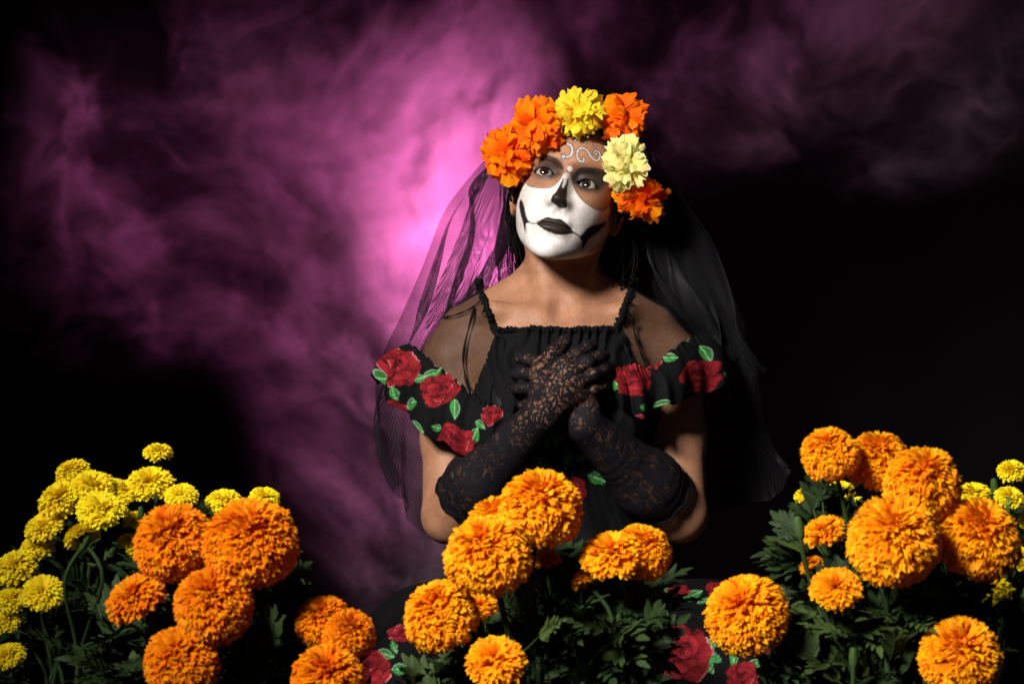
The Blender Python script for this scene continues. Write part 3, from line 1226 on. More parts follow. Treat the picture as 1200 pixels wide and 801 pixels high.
Vd, Qd = surface_nets(bodice_f, (-0.14, -0.20, 0.20), (0.27, 0.16, 0.70), 0.0026)
px_, py_ = to_px(Vd)
ldev = np.abs(Vd[:, 0] - CX)
top = 0.6885 + 0.0012 * np.sin(Vd[:, 0] * 420)
lim = np.interp(Vd[:, 2], [0.50, 0.56, 0.60, 0.69], [0.30, 0.150, 0.118, 0.083])
Vd, Qd = keep_faces(Vd, Qd, (Vd[:, 2] < top) & (ldev < lim) & (Vd[:, 2] > 0.21))
dress = part('dress', Vd, Qd, M_DRESS)
BL = [(640, 519, 9, 6, 70), (652, 515, 9, 6, 110), (637, 545, 12, 8, 35), (664, 540, 14, 5, 100), (684, 534, 11, 6, -35), (700, 560, 12, 7, 20)]
set_col(dress.data, printed(Vd, [(672, 575, 16), (620, 560, 14)], BL))
dress_off = sitter_off


def dpart(name, V, F, m_, **kw):
    return part(name, V, F, m_, dress, **kw)


# sheer yoke over each shoulder
def sheer_f(P):
    return torso_f(P) - 0.0045 - 0.0012 * np.sin(P[:, 0] * 130 + P[:, 2] * 60)


Vs, Qs = surface_nets(sheer_f, (-0.16, -0.14, 0.58), (0.30, 0.10, 0.78), 0.0030)
sx_, sy_ = to_px(Vs)
for poly in ([(562, 333), (570, 352), (579, 384), (590, 420), (600, 482), (570, 475), (540, 452), (505, 425), (470, 412), (470, 370), (520, 340)],
             [(744, 328), (735, 356), (722, 384), (716, 410), (712, 440), (740, 438), (768, 432), (795, 412), (830, 402), (840, 370), (790, 335)]):
    ok = poly_sd(sx_, sy_, poly) < 0
    v, q = keep_faces(Vs, Qs, ok)
    o = dpart('sheer_yoke', v, q, M_SHEER)
    set_uv(o.data, np.stack([v[:, 0] + v[:, 1] * .7, v[:, 2] + v[:, 1] * .7], 1))


# gathered straps and neckline trim, following the skin
def on_skin(pts, lift, f=torso_f, n=60):
    c = catmull(pts, n)
    P = trace(f, c[:, 0], c[:, 1], -0.4, 90)
    o = np.array([0, -DCAM, ZC])
    d = (P - o) / np.linalg.norm(P - o, axis=1, keepdims=True)
    return P - d * lift


for pts in ([(561, 331), (565, 345), (571, 362), (580, 387)], [(745, 328), (739, 342), (731, 362), (721, 387)]):
    p = on_skin(pts, 0.004)
    t = np.arange(len(p))
    bk = p[0] + np.array([[0.0, 0.075, -0.05], [0.0, 0.055, -0.012], [0.0, 0.028, 0.002]])
    p = np.vstack([catmull(np.vstack([bk, p[:1]]), 24)[:-1], p])
    t = np.arange(len(p))
    V1, F1 = tube(p, 0.0043 + 0.0010 * np.sin(t * 1.15 + 2 * np.sin(t * .37)) + 0.0008 * np.sin(t * 2.9 + np.sin(t)), 12)
    V1 = V1 + 0.0012 * np.sin(V1 * 900 + np.sin(V1[:, ::-1] * 400))
    dpart('strap', V1, F1, M_BLACK)
p = on_skin([(578, 385), (600, 387), (625, 385), (650, 386), (680, 386), (705, 385), (723, 385)], 0.007, n=150)
t = np.arange(len(p))
p[:, 2] += 0.0012 * np.sin(t * 1.1) + 0.0008 * np.sin(t * 2.7)
V1, F1 = tube(p, 0.0036 + 0.0014 * np.sin(t * 1.35 + np.sin(t * .4)), 8)
dpart('neckline_trim', V1, F1, M_BLACK)
for pts, r in (([(556, 360), (549, 385), (543, 415), (545, 440), (551, 462), (552, 474)], 0.0018), ([(578, 388), (590, 400), (586, 425), (577, 450), (572, 476)], 0.0034),
               ([(741, 372), (745, 395), (752, 415), (758, 432)], 0.0018), ([(722, 386), (731, 402), (740, 425)], 0.0030),
               ([(520, 372), (536, 368), (552, 361), (563, 352)], 0.0013)):
    p = on_skin(pts, 0.009)
    V1, F1 = tube(p, r * (0.8 + 0.3 * np.sin(np.arange(len(p)) * .35)), 7)
    dpart('ribbon', V1, F1, M_BLACK)


# flounces round the upper arms
def flounce(A, B, roses, leaves, waves, amp, seed):
    nu, nv = 260, 90
    a = catmull([at(*q) for q in A], nu)
    b = catmull([at(*q) for q in B], nu)
    v = np.linspace(0, 1, nv)[None, :, None]
    Sx = a[:, None] * (1 - v) + b[:, None] * v
    t = np.linspace(0, 1, nu)[:, None]
    vv = v[..., 0]
    nrm = np.cross(np.gradient(a, axis=0), b - a)
    nrm /= np.linalg.norm(nrm, axis=1, keepdims=True)
    nrm *= np.sign(-(nrm[:, 1:2]) + 1e-9)
    ru = amp * (0.25 + 0.75 * vv) * np.sin(2 * np.pi * waves * t + 1.3 * np.sin(t * 9 + seed) + 0.5 * vv)
    ru += amp * 0.35 * vv * np.sin(2 * np.pi * waves * 2.3 * t + seed)
    ru += 0.0022 * np.exp(-vv / 0.12) * np.sin(2 * np.pi * 34 * t)
    ru += 0.010 * np.sin(np.pi * vv)
    Sx = Sx + nrm[:, None, :] * ru[..., None]
    Sx[:, :, 2] += -0.004 * vv * np.sin(2 * np.pi * waves * t + 0.8) + 0.0025 * np.exp(-vv / .05) * np.sin(2 * np.pi * 21 * t + 2 * np.sin(t * 30))
    V = Sx.reshape(-1, 3)
    o = dpart('sleeve_flounce', V, grid_faces(nu, nv), M_DRESS)
    # print in the flat cloth: pixel-like coordinates of the unruffled strip
    flat = (a[:, None] * (1 - v) + b[:, None] * v).reshape(-1, 3)
    set_col(o.data, printed(V, roses, leaves, to_px(flat)))
    md = o.modifiers.new('cloth_thickness', 'SOLIDIFY')
    md.thickness = 0.0012
    return o


flounce([(606, 476, -.128), (588, 476, -.120), (566, 470, -.108), (540, 450, -.085), (512, 428, -.064), (490, 410, -.036), (479, 404, .0), (484, 408, .035), (505, 415, .07)],
        [(606, 500, -.145), (584, 508, -.135), (556, 530, -.125), (528, 524, -.108), (494, 503, -.075), (458, 470, -.03), (440, 444, .005), (446, 450, .04), (472, 460, .075)],
        [(473, 433, 21, 0.5, 1.05), (519, 458, 20, 1.1, .9), (534, 516, 22, 2.0, .75), (579, 488, 13, 0.2), (463, 478, 9, 1.0)],
        [(461, 417, 11, 6, -65), (450, 444, 9, 6, -15), (468, 462, 8, 4, 95), (484, 476, 12, 8, -15), (510, 438, 10, 5, -35), (497, 446, 8, 5, -20),
         (538, 482, 12, 6, 85), (557, 512, 10, 6, -60), (566, 500, 8, 5, 30), (493, 500, 8, 5, 40), (512, 500, 6, 4, 30)],
        6.5, 0.0085, 1)
flounce([(712, 440, -.128), (726, 431, -.124), (744, 428, -.118), (765, 430, -.092), (790, 408, -.066), (815, 394, -.024), (828, 394, .012), (824, 400, .045), (806, 405, .07)],
        [(726, 470, -.140), (738, 482, -.140), (756, 490, -.130), (776, 476, -.112), (806, 467, -.086), (838, 454, -.04), (853, 443, .0), (849, 447, .04), (832, 455, .07)],
        [(740, 443, 20, 0.9, 1.15), (815, 442, 23, 0.4, .8), (766, 424, 8, 0.3, 1.3), (753, 488, 8, 0.1, .5)],
        [(722, 452, 8, 5, 60), (783, 421, 8, 6, 10), (822, 416, 11, 5, 65), (846, 443, 8, 3, 20), (775, 476, 10, 5, -15), (752, 477, 6, 5, 70), (806, 396, 5, 2.5, 80)],
        5.0, 0.0080, 5)

# ------------------------------------------------------------------ skirt spread over the lap
nu, nv = 760, 480
X, Y = np.meshgrid(np.linspace(-0.60, 0.66, nu), np.linspace(-0.70, 0.20, nv), indexing='ij')
xr = X - 0.058
Hy = np.interp(Y, [-0.70, -0.60, -0.52, -0.46, -0.38, -0.2, -0.02, 0.10, 0.16, 0.20], [0.012, 0.03, 0.12, 0.220, 0.290, 0.322, 0.350, 0.31, 0.15, 0.012])
for _ in range(16):
    Hy[:, 1:-1] = (Hy[:, :-2] + 2 * Hy[:, 1:-1] + Hy[:, 2:]) / 4
ang = np.arctan2(Y + 0.1, xr)
side = 1 - sstep(np.where(xr < 0, -xr, xr * 0.80), 0.17, 0.46 + 0.03 * np.sin(ang * 7))
Z = 0.010 + (Hy - 0.010) * side
rad = np.hypot(xr, Y + 0.1)
fold = np.sin(ang * 17 + 3 * np.sin(ang * 5)) * 0.010 + np.sin(ang * 31 + 2) * 0.004
Z += fold * sstep(rad, 0.10, 0.40) * np.clip(Z / 0.1, 0, 1)
Z += 0.004 * np.sin(X * 23 + Y * 11) * np.sin(Y * 31 - X * 7)
Z = np.maximum(Z, 0.006)
Vk = np.stack([X, Y, Z], -1).reshape(-1, 3)
Qk = grid_faces(nu, nv)
Vk, Qk = keep_faces(Vk, Qk, Vk[:, 2] > 0.0065)
sk = dpart('skirt', Vk, Qk, M_DRESS)
roses = [(432, 783, 24, .4), (800, 764, 30, .8, 1.15), (764, 752, 17, 1.2), (870, 793, 19, .2), (800, 655, 17, .7), (703, 690, 15, .3), (470, 742, 15, 1, .6),
         (514, 788, 17, 1.7), (795, 692, 14, 0.2, .45), (838, 690, 10, 1), (650, 760, 22, 2), (600, 700, 18, 1), (690, 770, 20, .6), (905, 745, 20, .5)]
leaves = [(452, 766, 11, 6, 20), (470, 783, 11, 7, -5), (490, 796, 10, 6, 10), (462, 758, 8, 4, 70), (835, 752, 9, 6, -60), (836, 770, 11, 6, 25), (832, 782, 8, 5, 60),
          (860, 772, 10, 5, 90), (884, 778, 11, 6, -30), (787, 690, 12, 5, 15), (812, 697, 13, 6, -25), (826, 703, 10, 3, -20), (585, 698, 8, 10, 60), (712, 728, 12, 6, -30),
          (728, 740, 9, 5, -60), (818, 660, 12, 3, 50), (640, 790, 10, 6, 30), (560, 770, 11, 6, 120), (745, 770, 10, 5, 50)]
ck = printed(Vk, roses, leaves)
g = np.random.default_rng(3)
fx, fy = Vk[:, 0] * 1000, Vk[:, 1] * 1000
hid = (to_px(Vk)[1] > 802) | (np.abs(Vk[:, 0]) > .36)
extra_r = [(g.uniform(-560, 620), g.uniform(-690, 60), g.uniform(18, 30)) for _ in range(60)]
extra_l = [(r[0] + g.uniform(-45, 45), r[1] + g.uniform(-45, 45), 14, 8, g.uniform(0, 360)) for r in extra_r for _ in range(2)]
ce = printed(Vk, extra_r, extra_l, (fx, fy))
ck[hid] = ce[hid]
set_col(sk.data, ck)

# ------------------------------------------------------------------ lace gloves
m, nt, b = mat('black_lace')
tc = nn(nt, 'ShaderNodeTexCoord')
va = nn(nt, 'ShaderNodeVertexColor', layer_name='Col')
w0 = nn(nt, 'ShaderNodeTexNoise', i_Scale=60.0, i_Detail=1.0)
lk(nt, tc.outputs['Object'], w0.inputs['Vector'])
ws = nn(nt, 'ShaderNodeVectorMath', operation='SCALE')
lk(nt, vmath(nt, 'SUBTRACT', w0.outputs['Color'], (.5, .5, .5)).outputs[0], ws.inputs[0])
ws.inputs['Scale'].default_value = 0.020
pw = vmath(nt, 'ADD', tc.outputs['Object'], ws.outputs[0]).outputs[0]


def iso(scale, lev, wid, P, det=0.5):
    n = nn(nt, 'ShaderNodeTexNoise', i_Scale=scale, i_Detail=det)
    lk(nt, P, n.inputs['Vector'])
    d = math_n(nt, 'ABSOLUTE', math_n(nt, 'SUBTRACT', n.outputs[0], lev))
    return maprange(nt, d, wid, wid * 0.55)


curl = math_n(nt, 'MAXIMUM', iso(95.0, 0.50, 0.044, pw), iso(120.0, 0.62, 0.042, pw))
vo = nn(nt, 'ShaderNodeTexVoronoi', i_Scale=125.0, feature='DISTANCE_TO_EDGE')
lk(nt, pw, vo.inputs['Vector'])
cell = maprange(nt, vo.outputs['Distance'], 0.14, 0.05)
curl = math_n(nt, 'MAXIMUM', curl, cell)
n4 = nn(nt, 'ShaderNodeTexNoise', i_Scale=75.0, i_Detail=2.0)
lk(nt, pw, n4.inputs['Vector'])
solid = maprange(nt, math_n(nt, 'ADD', n4.outputs[0], math_n(nt, 'MULTIPLY', va.outputs[0], 0.32)), 0.65, 0.70)
cov = math_n(nt, 'MAXIMUM', curl, solid)
cov = math_n(nt, 'MAXIMUM', cov, math_n(nt, 'ADD', math_n(nt, 'MULTIPLY', va.outputs[0], 0.62), 0.30))
b.inputs['Base Color'].default_value = (0.008, 0.007, 0.010, 1)
b.inputs['Roughness'].default_value = 0.7
b.inputs['Specular IOR Level'].default_value = 0.12
bp = nn(nt, 'ShaderNodeBump', i_Strength=0.6, i_Distance=0.0012)
lk(nt, cov, bp.inputs['Height'])
lk(nt, bp.outputs[0], b.inputs['Normal'])
thin_mix(m, nt, b, cov)
M_LACE = m
for fn, lo, hi, elb, wr, H, hem in ((arm_r, (-.12, -.24, .42), (.18, .02, .70), ELB_R, WR_R, HAND_R, 0.175), (arm_l, (-.02, -.24, .42), (.28, .02, .70), ELB_L, WR_L, HAND_L, 0.19)):
    ax_ = (wr - elb)
    L2 = ax_ @ ax_

    def gl(P, fn=fn, elb=elb, ax_=ax_, L2=L2):
        s_ = (P - elb) @ ax_ / L2
        loose = np.clip(1 - s_, 0, 1)
        wr_ = 0.0003 * np.sin(s_ * 55 + 5 * np.sin(P[:, 0] * 60 + P[:, 1] * 40) + P[:, 2] * 90) * sstep(s_, 1.1, 0.7)
        return fn(P) - 0.0014 - 0.0030 * loose ** 2 - wr_
    Vg, Qg = surface_nets(gl, lo, hi, 0.0024)
    s_ = (Vg - elb) @ ax_ / L2
    q = Vg - elb
    a_ = np.arctan2(q[:, 1], q[:, 2] * .7 + q[:, 0] * .7)
    hemv = hem + 0.012 * np.sin(a_ * 9)
    dmask = fn(Vg) < 0.02
    Vg2, Qg2 = keep_faces(Vg, Qg, (s_ > hemv) & dmask)
    o = part('lace_glove', Vg2, Qg2, M_LACE)
    s2 = (Vg2 - elb) @ ax_ / L2
    cv = sstep(s2, 1.15, 0.80) * 0.42 + 0.10
    cv = np.where(fn is arm_l, np.maximum(cv, 0.42), cv)
    kn = at(*H['fingers'][1][0])
    tipd = np.linalg.norm(Vg2 - kn, axis=1)
    beyond = ((Vg2 - kn) @ (kn - wr)) / np.linalg.norm(kn - wr)
    cv = np.maximum(cv, 0.45 * sstep(beyond, 0.01, 0.03))
    set_col(o.data, np.repeat(cv[:, None], 3, 1))
    # scalloped hem band
    sel = np.abs((Vg - elb) @ ax_ / L2 - hem)
    ring = []
    u_ = ax_ / math.sqrt(L2)
    e1 = np.cross(u_, [0, 1, 0.0])
    e1 /= np.linalg.norm(e1)
    e2 = np.cross(u_, e1)
    for k_ in range(90):
        a2 = 2 * np.pi * k_ / 90
        dr = math.cos(a2) * e1 + math.sin(a2) * e2
        P0 = elb + ax_ * (hem + 0.012 * math.sin(a2 * 9))
        tt = np.linspace(0.015, 0.075, 121)
        PP = P0 + dr * tt[:, None]
        vv = gl(PP)
        i_ = np.argmax(vv > 0)
        ring.append(PP[i_])
    ring = np.array(ring + ring[:1])
    V1, F1 = tube(ring, 0.0022, 6, cap=False)
    part('glove_hem', V1, F1, M_BLACK, o)
# ------------------------------------------------------------------ hair
m, nt, b = mat('black_hair')
b.inputs['Base Color'].default_value = (0.005, 0.004, 0.0035, 1)
b.inputs['Roughness'].default_value = 0.5
b.inputs['Specular IOR Level'].default_value = 0.10
tc = nn(nt, 'ShaderNodeTexCoord')
mp = nn(nt, 'ShaderNodeMapping')
mp.inputs['Scale'].default_value = (900, 900, 60)
lk(nt, tc.outputs['Object'], mp.inputs[0])
no = nn(nt, 'ShaderNodeTexNoise', i_Scale=1.0, i_Detail=2.0)
lk(nt, mp.outputs[0], no.inputs['Vector'])
bp = nn(nt, 'ShaderNodeBump', i_Strength=0.6, i_Distance=0.002)
lk(nt, no.outputs[0], bp.inputs['Height'])
lk(nt, bp.outputs[0], b.inputs['Normal'])
M_HAIR = m


def cap_f(P):
    q = to_head(P)
    return (head_f(q) - 7.0 - 1.2 * np.sin(q[:, 0] * .5 + q[:, 1] * .2)) * HS


Vc, Qc = surface_nets(cap_f, (-0.04, -0.15, 0.80), (0.20, 0.13, 1.01), 0.003)
q = to_head(Vc)
hl = np.interp(np.abs(q[:, 0]), [0, 30, 50, 62, 80], [74, 70, 52, 20, -60])
ok = (q[:, 2] > np.where(q[:, 1] < -10, hl, np.where(q[:, 1] < 12, -2, -75)))
Vc, Qc = keep_faces(Vc, Qc, ok)
hair = part('hair', Vc, Qc, M_HAIR)
g = np.random.default_rng(11)
locks = []
for i in range(260):
    sx = 1 if i % 2 else -1
    if i % 4 < 3:
        p0 = np.array([sx * g.uniform(66, 78), g.uniform(-18, 40), g.uniform(-5, 45)])
    else:
        p0 = np.array([g.uniform(-70, 70), g.uniform(70, 95), g.uniform(-40, 20)])
    a = from_head(p0)
    drop = g.uniform(0.10, 0.20)
    out = sx * g.uniform(-0.002, 0.018)
    bk = g.uniform(0.02, 0.06)
    ph = g.uniform(0, 6)
    tt = np.linspace(0, 1, 26)
    pth = np.stack([a[0] + out * np.sin(tt * 2.4) + 0.004 * np.sin(tt * 9 + ph) * tt - 0.016 * sx * tt ** 2,
                    a[1] + bk * tt ** 0.8 + 0.004 * np.cos(tt * 8 + ph) * tt + .01,
                    a[2] - drop * tt], 1)
    locks.append(tube(pth, 0.0022 * (1 - 0.75 * tt) * g.uniform(0.6, 1.2), 6))
V1, F1 = join_vf(locks)
part('hair_locks', V1, F1, M_HAIR, hair)
# a few flyaway strands by the right of the neck
fl = []
for pts in ([(603, 245), (600, 262), (604, 280), (607, 292)],
            [(600, 235), (594, 255), (598, 275), (606, 300)], [(738, 270), (747, 300), (742, 322), (722, 331)]):
    c = catmull([at(a, b_, 0.0) for a, b_ in pts], 30)
    fl.append(tube(c, 0.0006, 5))
V1, F1 = join_vf(fl)
part('loose_strands', V1, F1, M_HAIR, hair)

# ------------------------------------------------------------------ veil: one long net from the crown, round the back
rows = [
    # left edge,            left inner,           behind,             right inner,          right edge
    [(574, 182, -.010), (590, 170, .070), (672, 140, .125), (752, 175, .080), (768, 178, .000)],
    [(546, 214, .020), (586, 225, .085), (680, 215, .150), (752, 238, .085), (794, 215, .020)],
    [(519, 252, .045), (572, 275, .100), (672, 290, .165), (756, 300, .090), (820, 265, .030)],
    [(497, 308, .065), (562, 330, .115), (665, 360, .170), (772, 350, .085), (843, 320, .035)],
    [(474, 366, .080), (550, 395, .120), (660, 430, .170), (795, 405, .085), (866, 378, .040)],
    [(450, 420, .085), (535, 450, .120), (655, 500, .170), (812, 455, .090), (890, 432, .045)],
    [(440, 470, .085), (525, 510, .120), (655, 570, .170), (825, 510, .095), (903, 490, .060)],
    [(450, 520, .085), (520, 570, .120), (655, 640, .170), (835, 560, .100), (918, 535, .070)],
    [(470, 560, .085), (520, 620, .120), (655, 700, .170), (842, 600, .100), (930, 566, .075)],
]
G0 = np.array([[at(*q) for q in r] for r in rows])
nu, nv = 260, 220
R1 = np.stack([catmull(G0[i], nu) for i in range(len(rows))])            # rows x nu
G1 = np.stack([catmull(R1[:, j], nv) for j in range(nu)])                # nu x nv
u = np.linspace(0, 1, nu)[:, None]
v = np.linspace(0, 1, nv)[None]
gv = np.random.default_rng(5)


def drape(u, v, n, f0, f1, seed):
    """Uneven cloth folds: a sum of wandering ridges, unit size."""
    g = np.random.default_rng(seed)
    w = 0
    for k_ in range(n):
        f_ = f0 * (f1 / f0) ** (k_ / (n - 1)) * g.uniform(.85, 1.15)
        ph = 2 * np.pi * (f_ * u + g.uniform(-.9, .9) * v) + g.uniform(0, 6.28) + 0.9 * np.sin(g.uniform(3, 7) * v + g.uniform(2, 9) * u + g.uniform(0, 6))
        s_ = np.sin(ph)
        w = w + (np.sign(s_) * np.abs(s_) ** 0.8) * (f0 / f_) ** 0.8 * g.uniform(.6, 1.2)
    return w


grow = 0.25 + 0.75 * sstep(v, 0.0, 0.5)
G1[..., 1] += 0.011 * grow * drape(u, v, 9, 1.6, 17.0, 1)
edge_ = sstep(u, 0, .07) * sstep(-u, -1, -.93)
G1[..., 0] += 0.011 * grow * drape(u, v, 9, 2.2, 19.0, 2) * (0.35 + .65 * edge_)
G1[..., 2] += 0.012 * sstep(v, .5, 1.0) * drape(u, v, 6, 1.3, 8.0, 3)
V1 = G1.reshape(-1, 3)
veil = part('veil', V1, grid_faces(nu, nv), M_VEIL)
su = np.concatenate([[0], np.cumsum(np.linalg.norm(np.diff(G1[:, nv // 3], axis=0), axis=1))])
sv = np.concatenate([[0], np.cumsum(np.linalg.norm(np.diff(G1[nu // 8], axis=0), axis=1))])
UV = np.stack(np.broadcast_arrays(su[:, None], sv[None]), -1).reshape(-1, 2)
set_uv(veil.data, UV)
# second, folded-over layer lying on the right, and a bunched one on the left
for name, rows2, nf in (('veil_fold', [[(756, 178, .01), (775, 200, -.005), (792, 215, .015)], [(752, 250, .03), (790, 262, .0), (822, 268, .02)], [(760, 300, .03), (810, 318, .005), (845, 325, .025)],
                                       [(790, 350, .03), (832, 370, .01), (868, 382, .03)], [(800, 372, .04), (850, 402, .015), (884, 415, .035)], [(808, 384, .045), (856, 424, .02), (894, 433, .04)]], 5),
                        ('veil_fold', [[(574, 184, -.005), (588, 190, .01), (598, 205, .03)], [(560, 215, .02), (580, 232, .02), (600, 250, .05)], [(548, 262, .05), (572, 285, .05), (598, 295, .07)],
                                       [(530, 320, .07), (552, 340, .07), (585, 345, .09)], [(512, 380, .08), (530, 400, .08), (560, 400, .10)]], 4)):
    G0 = np.array([[at(*q) for q in r] for r in rows2])
    R1 = np.stack([catmull(G0[i], 110) for i in range(len(rows2))])
    G1 = np.stack([catmull(R1[:, j], 120) for j in range(110)])
    u = np.linspace(0, 1, 110)[:, None]
    v = np.linspace(0, 1, 120)[None]
    G1[..., 1] += 0.008 * drape(u, v, 7, 1.5, 11.0, 20 + nf) * (.3 + .7 * v)
    G1[..., 0] += 0.008 * drape(u, v, 7, 1.7, 12.0, 30 + nf) * sstep(v, 0, .3)
    G1[..., 2] += 0.006 * drape(u, v, 5, 1.2, 6.0, 40 + nf) * v
    o = part(name, G1.reshape(-1, 3), grid_faces(110, 120), M_VEIL, veil)
    su = np.concatenate([[0], np.cumsum(np.linalg.norm(np.diff(G1[:, 60], axis=0), axis=1))])
    sv = np.concatenate([[0], np.cumsum(np.linalg.norm(np.diff(G1[55], axis=0), axis=1))])
    set_uv(o.data, np.stack(np.broadcast_arrays(su[:, None], sv[None]), -1).reshape(-1, 2))
# ------------------------------------------------------------------ flowers
def petal_mat(name, tipc, basec, rough=0.55, trans=0.28):
    m, nt, b = mat(name)
    va = nn(nt, 'ShaderNodeVertexColor', layer_name='Col')      # r = along the petal, g = petal's own tint
    sp = nn(nt, 'ShaderNodeSeparateColor')
    lk(nt, va.outputs[0], sp.inputs[0])
    mx = nn(nt, 'ShaderNodeMixRGB')
    lk(nt, sp.outputs[0], mx.inputs[0])
    mx.inputs[1].default_value = (*basec, 1)
    mx.inputs[2].default_value = (*tipc, 1)
    hs = nn(nt, 'ShaderNodeHueSaturation')
    lk(nt, math_n(nt, 'ADD', math_n(nt, 'MULTIPLY', sp.outputs[1], 0.035), 0.4825), hs.inputs['Hue'])
    lk(nt, math_n(nt, 'ADD', math_n(nt, 'MULTIPLY', sp.outputs[2], 0.26), 0.88), hs.inputs['Value'])
    lk(nt, mx.outputs[0], hs.inputs['Color'])
    lk(nt, hs.outputs[0], b.inputs['Base Color'])
    b.inputs['Roughness'].default_value = rough
    b.inputs['Specular IOR Level'].default_value = 0.07
    out = [n for n in nt.nodes if n.type == 'OUTPUT_MATERIAL'][0]
    tl = nn(nt, 'ShaderNodeBsdfTranslucent')
    lk(nt, hs.outputs[0], tl.inputs[0])
    ms = nn(nt, 'ShaderNodeMixShader')
    ms.inputs[0].default_value = trans
    lk(nt, b.outputs[0], ms.inputs[1])
    lk(nt, tl.outputs[0], ms.inputs[2])
    lk(nt, ms.outputs[0], out.inputs['Surface'])
    return m


M_ORANGE = petal_mat('orange_marigold_petals', (0.97, 0.42, 0.007), (0.91, 0.26, 0.004), trans=0.35)
M_DEEP = petal_mat('deep_orange_petals', (0.98, 0.245, 0.005), (0.90, 0.15, 0.003), trans=0.42)
M_RUST = petal_mat('deep_orange_marigold_petals', (0.84, 0.265, 0.004), (0.74, 0.155, 0.002), trans=0.35)
M_YELLOW = petal_mat('yellow_marigold_petals', (0.98, 0.81, 0.02), (0.96, 0.70, 0.01), trans=0.30)
M_LEMON = petal_mat('bright_yellow_petals', (0.95, 0.78, 0.05), (0.90, 0.62, 0.015), trans=0.42)
M_PALE = petal_mat('pale_yellow_petals', (0.92, 0.88, 0.38), (0.86, 0.76, 0.20), trans=0.40)


def leaf_mat(name, c0, c1):
    m, nt, b = mat(name)
    oi = nn(nt, 'ShaderNodeObjectInfo')
    tc = nn(nt, 'ShaderNodeTexCoord')
    n1 = nn(nt, 'ShaderNodeTexNoise', i_Scale=60.0, i_Detail=3.0)
    lk(nt, tc.outputs['Object'], n1.inputs['Vector'])
    f = math_n(nt, 'ADD', math_n(nt, 'POWER', oi.outputs['Random'], 3.0), math_n(nt, 'MULTIPLY', n1.outputs[0], 0.35))
    mx = nn(nt, 'ShaderNodeMixRGB')
    lk(nt, f, mx.inputs[0])
    mx.inputs[1].default_value = (*c0, 1)
    mx.inputs[2].default_value = (*c1, 1)
    lk(nt, mx.outputs[0], b.inputs['Base Color'])
    b.inputs['Roughness'].default_value = 0.6
    b.inputs['Specular IOR Level'].default_value = 0.15
    return m


M_LEAF = leaf_mat('marigold_leaf_green', (0.008, 0.021, 0.008), (0.045, 0.075, 0.018))
M_STEM = leaf_mat('stem_green', (0.012, 0.028, 0.008), (0.03, 0.055, 0.014))
M_CALYX = leaf_mat('calyx_green', (0.03, 0.06, 0.015), (0.06, 0.11, 0.03))


def petal_arrays(g, L, Wd, nl=4, nw=5, ruffle=0.25, bend=0.5, notch=0.15, fold=0.0):
    """One petal: base at origin, growing along +z, width along x, bending to +y."""
    t = np.linspace(0, 1, nl)[:, None]
    s = np.linspace(-1, 1, nw)[None]
    w = Wd * (0.22 + 0.78 * np.sin(np.clip(t * 1.25, 0, 1.25) * np.pi / 2) ** 0.9)
    ph = g.uniform(0, 6.28)
    z = L * t * (1 - notch * 0.5 * s ** 2 * t) + L * 0.07 * np.sin(s * 5 + ph) * t ** 2 * (1 + notch)
    y = bend * L * t ** 2.2 * 0.5 + ruffle * Wd * np.sin(s * 4.2 + ph) * t ** 1.6 + fold * Wd * s ** 2 * t
    y = y + ruffle * 0.4 * Wd * g.normal(size=(nl, nw)) * t ** 2
    x = w * s * (1 - 0.15 * np.abs(np.sin(s * 3 + ph)) * t)
    V = np.stack(np.broadcast_arrays(x, y, z), -1).reshape(-1, 3)
    tv = np.broadcast_to(t, (nl, nw)).reshape(-1)
    return V, grid_faces(nl, nw), tv


def frame_for(d, spin=0.0, tilt=(0, 0, 1)):
    """Rotation whose z axis is d and whose y axis leans away from `tilt`."""
    d = d / np.linalg.norm(d)
    t = np.asarray(tilt, float)
    y = d - t * 1.0
    y = y - d * (y @ d)
    if np.linalg.norm(y) < 1e-4:
        y = np.array([1.0, 0, 0]) - d * d[0]
    y = y / np.linalg.norm(y)
    x = np.cross(y, d)
    c, s = math.cos(spin), math.sin(spin)
    x, y = x * c + y * s, -x * s + y * c
    return np.stack([x, y, d], 1)


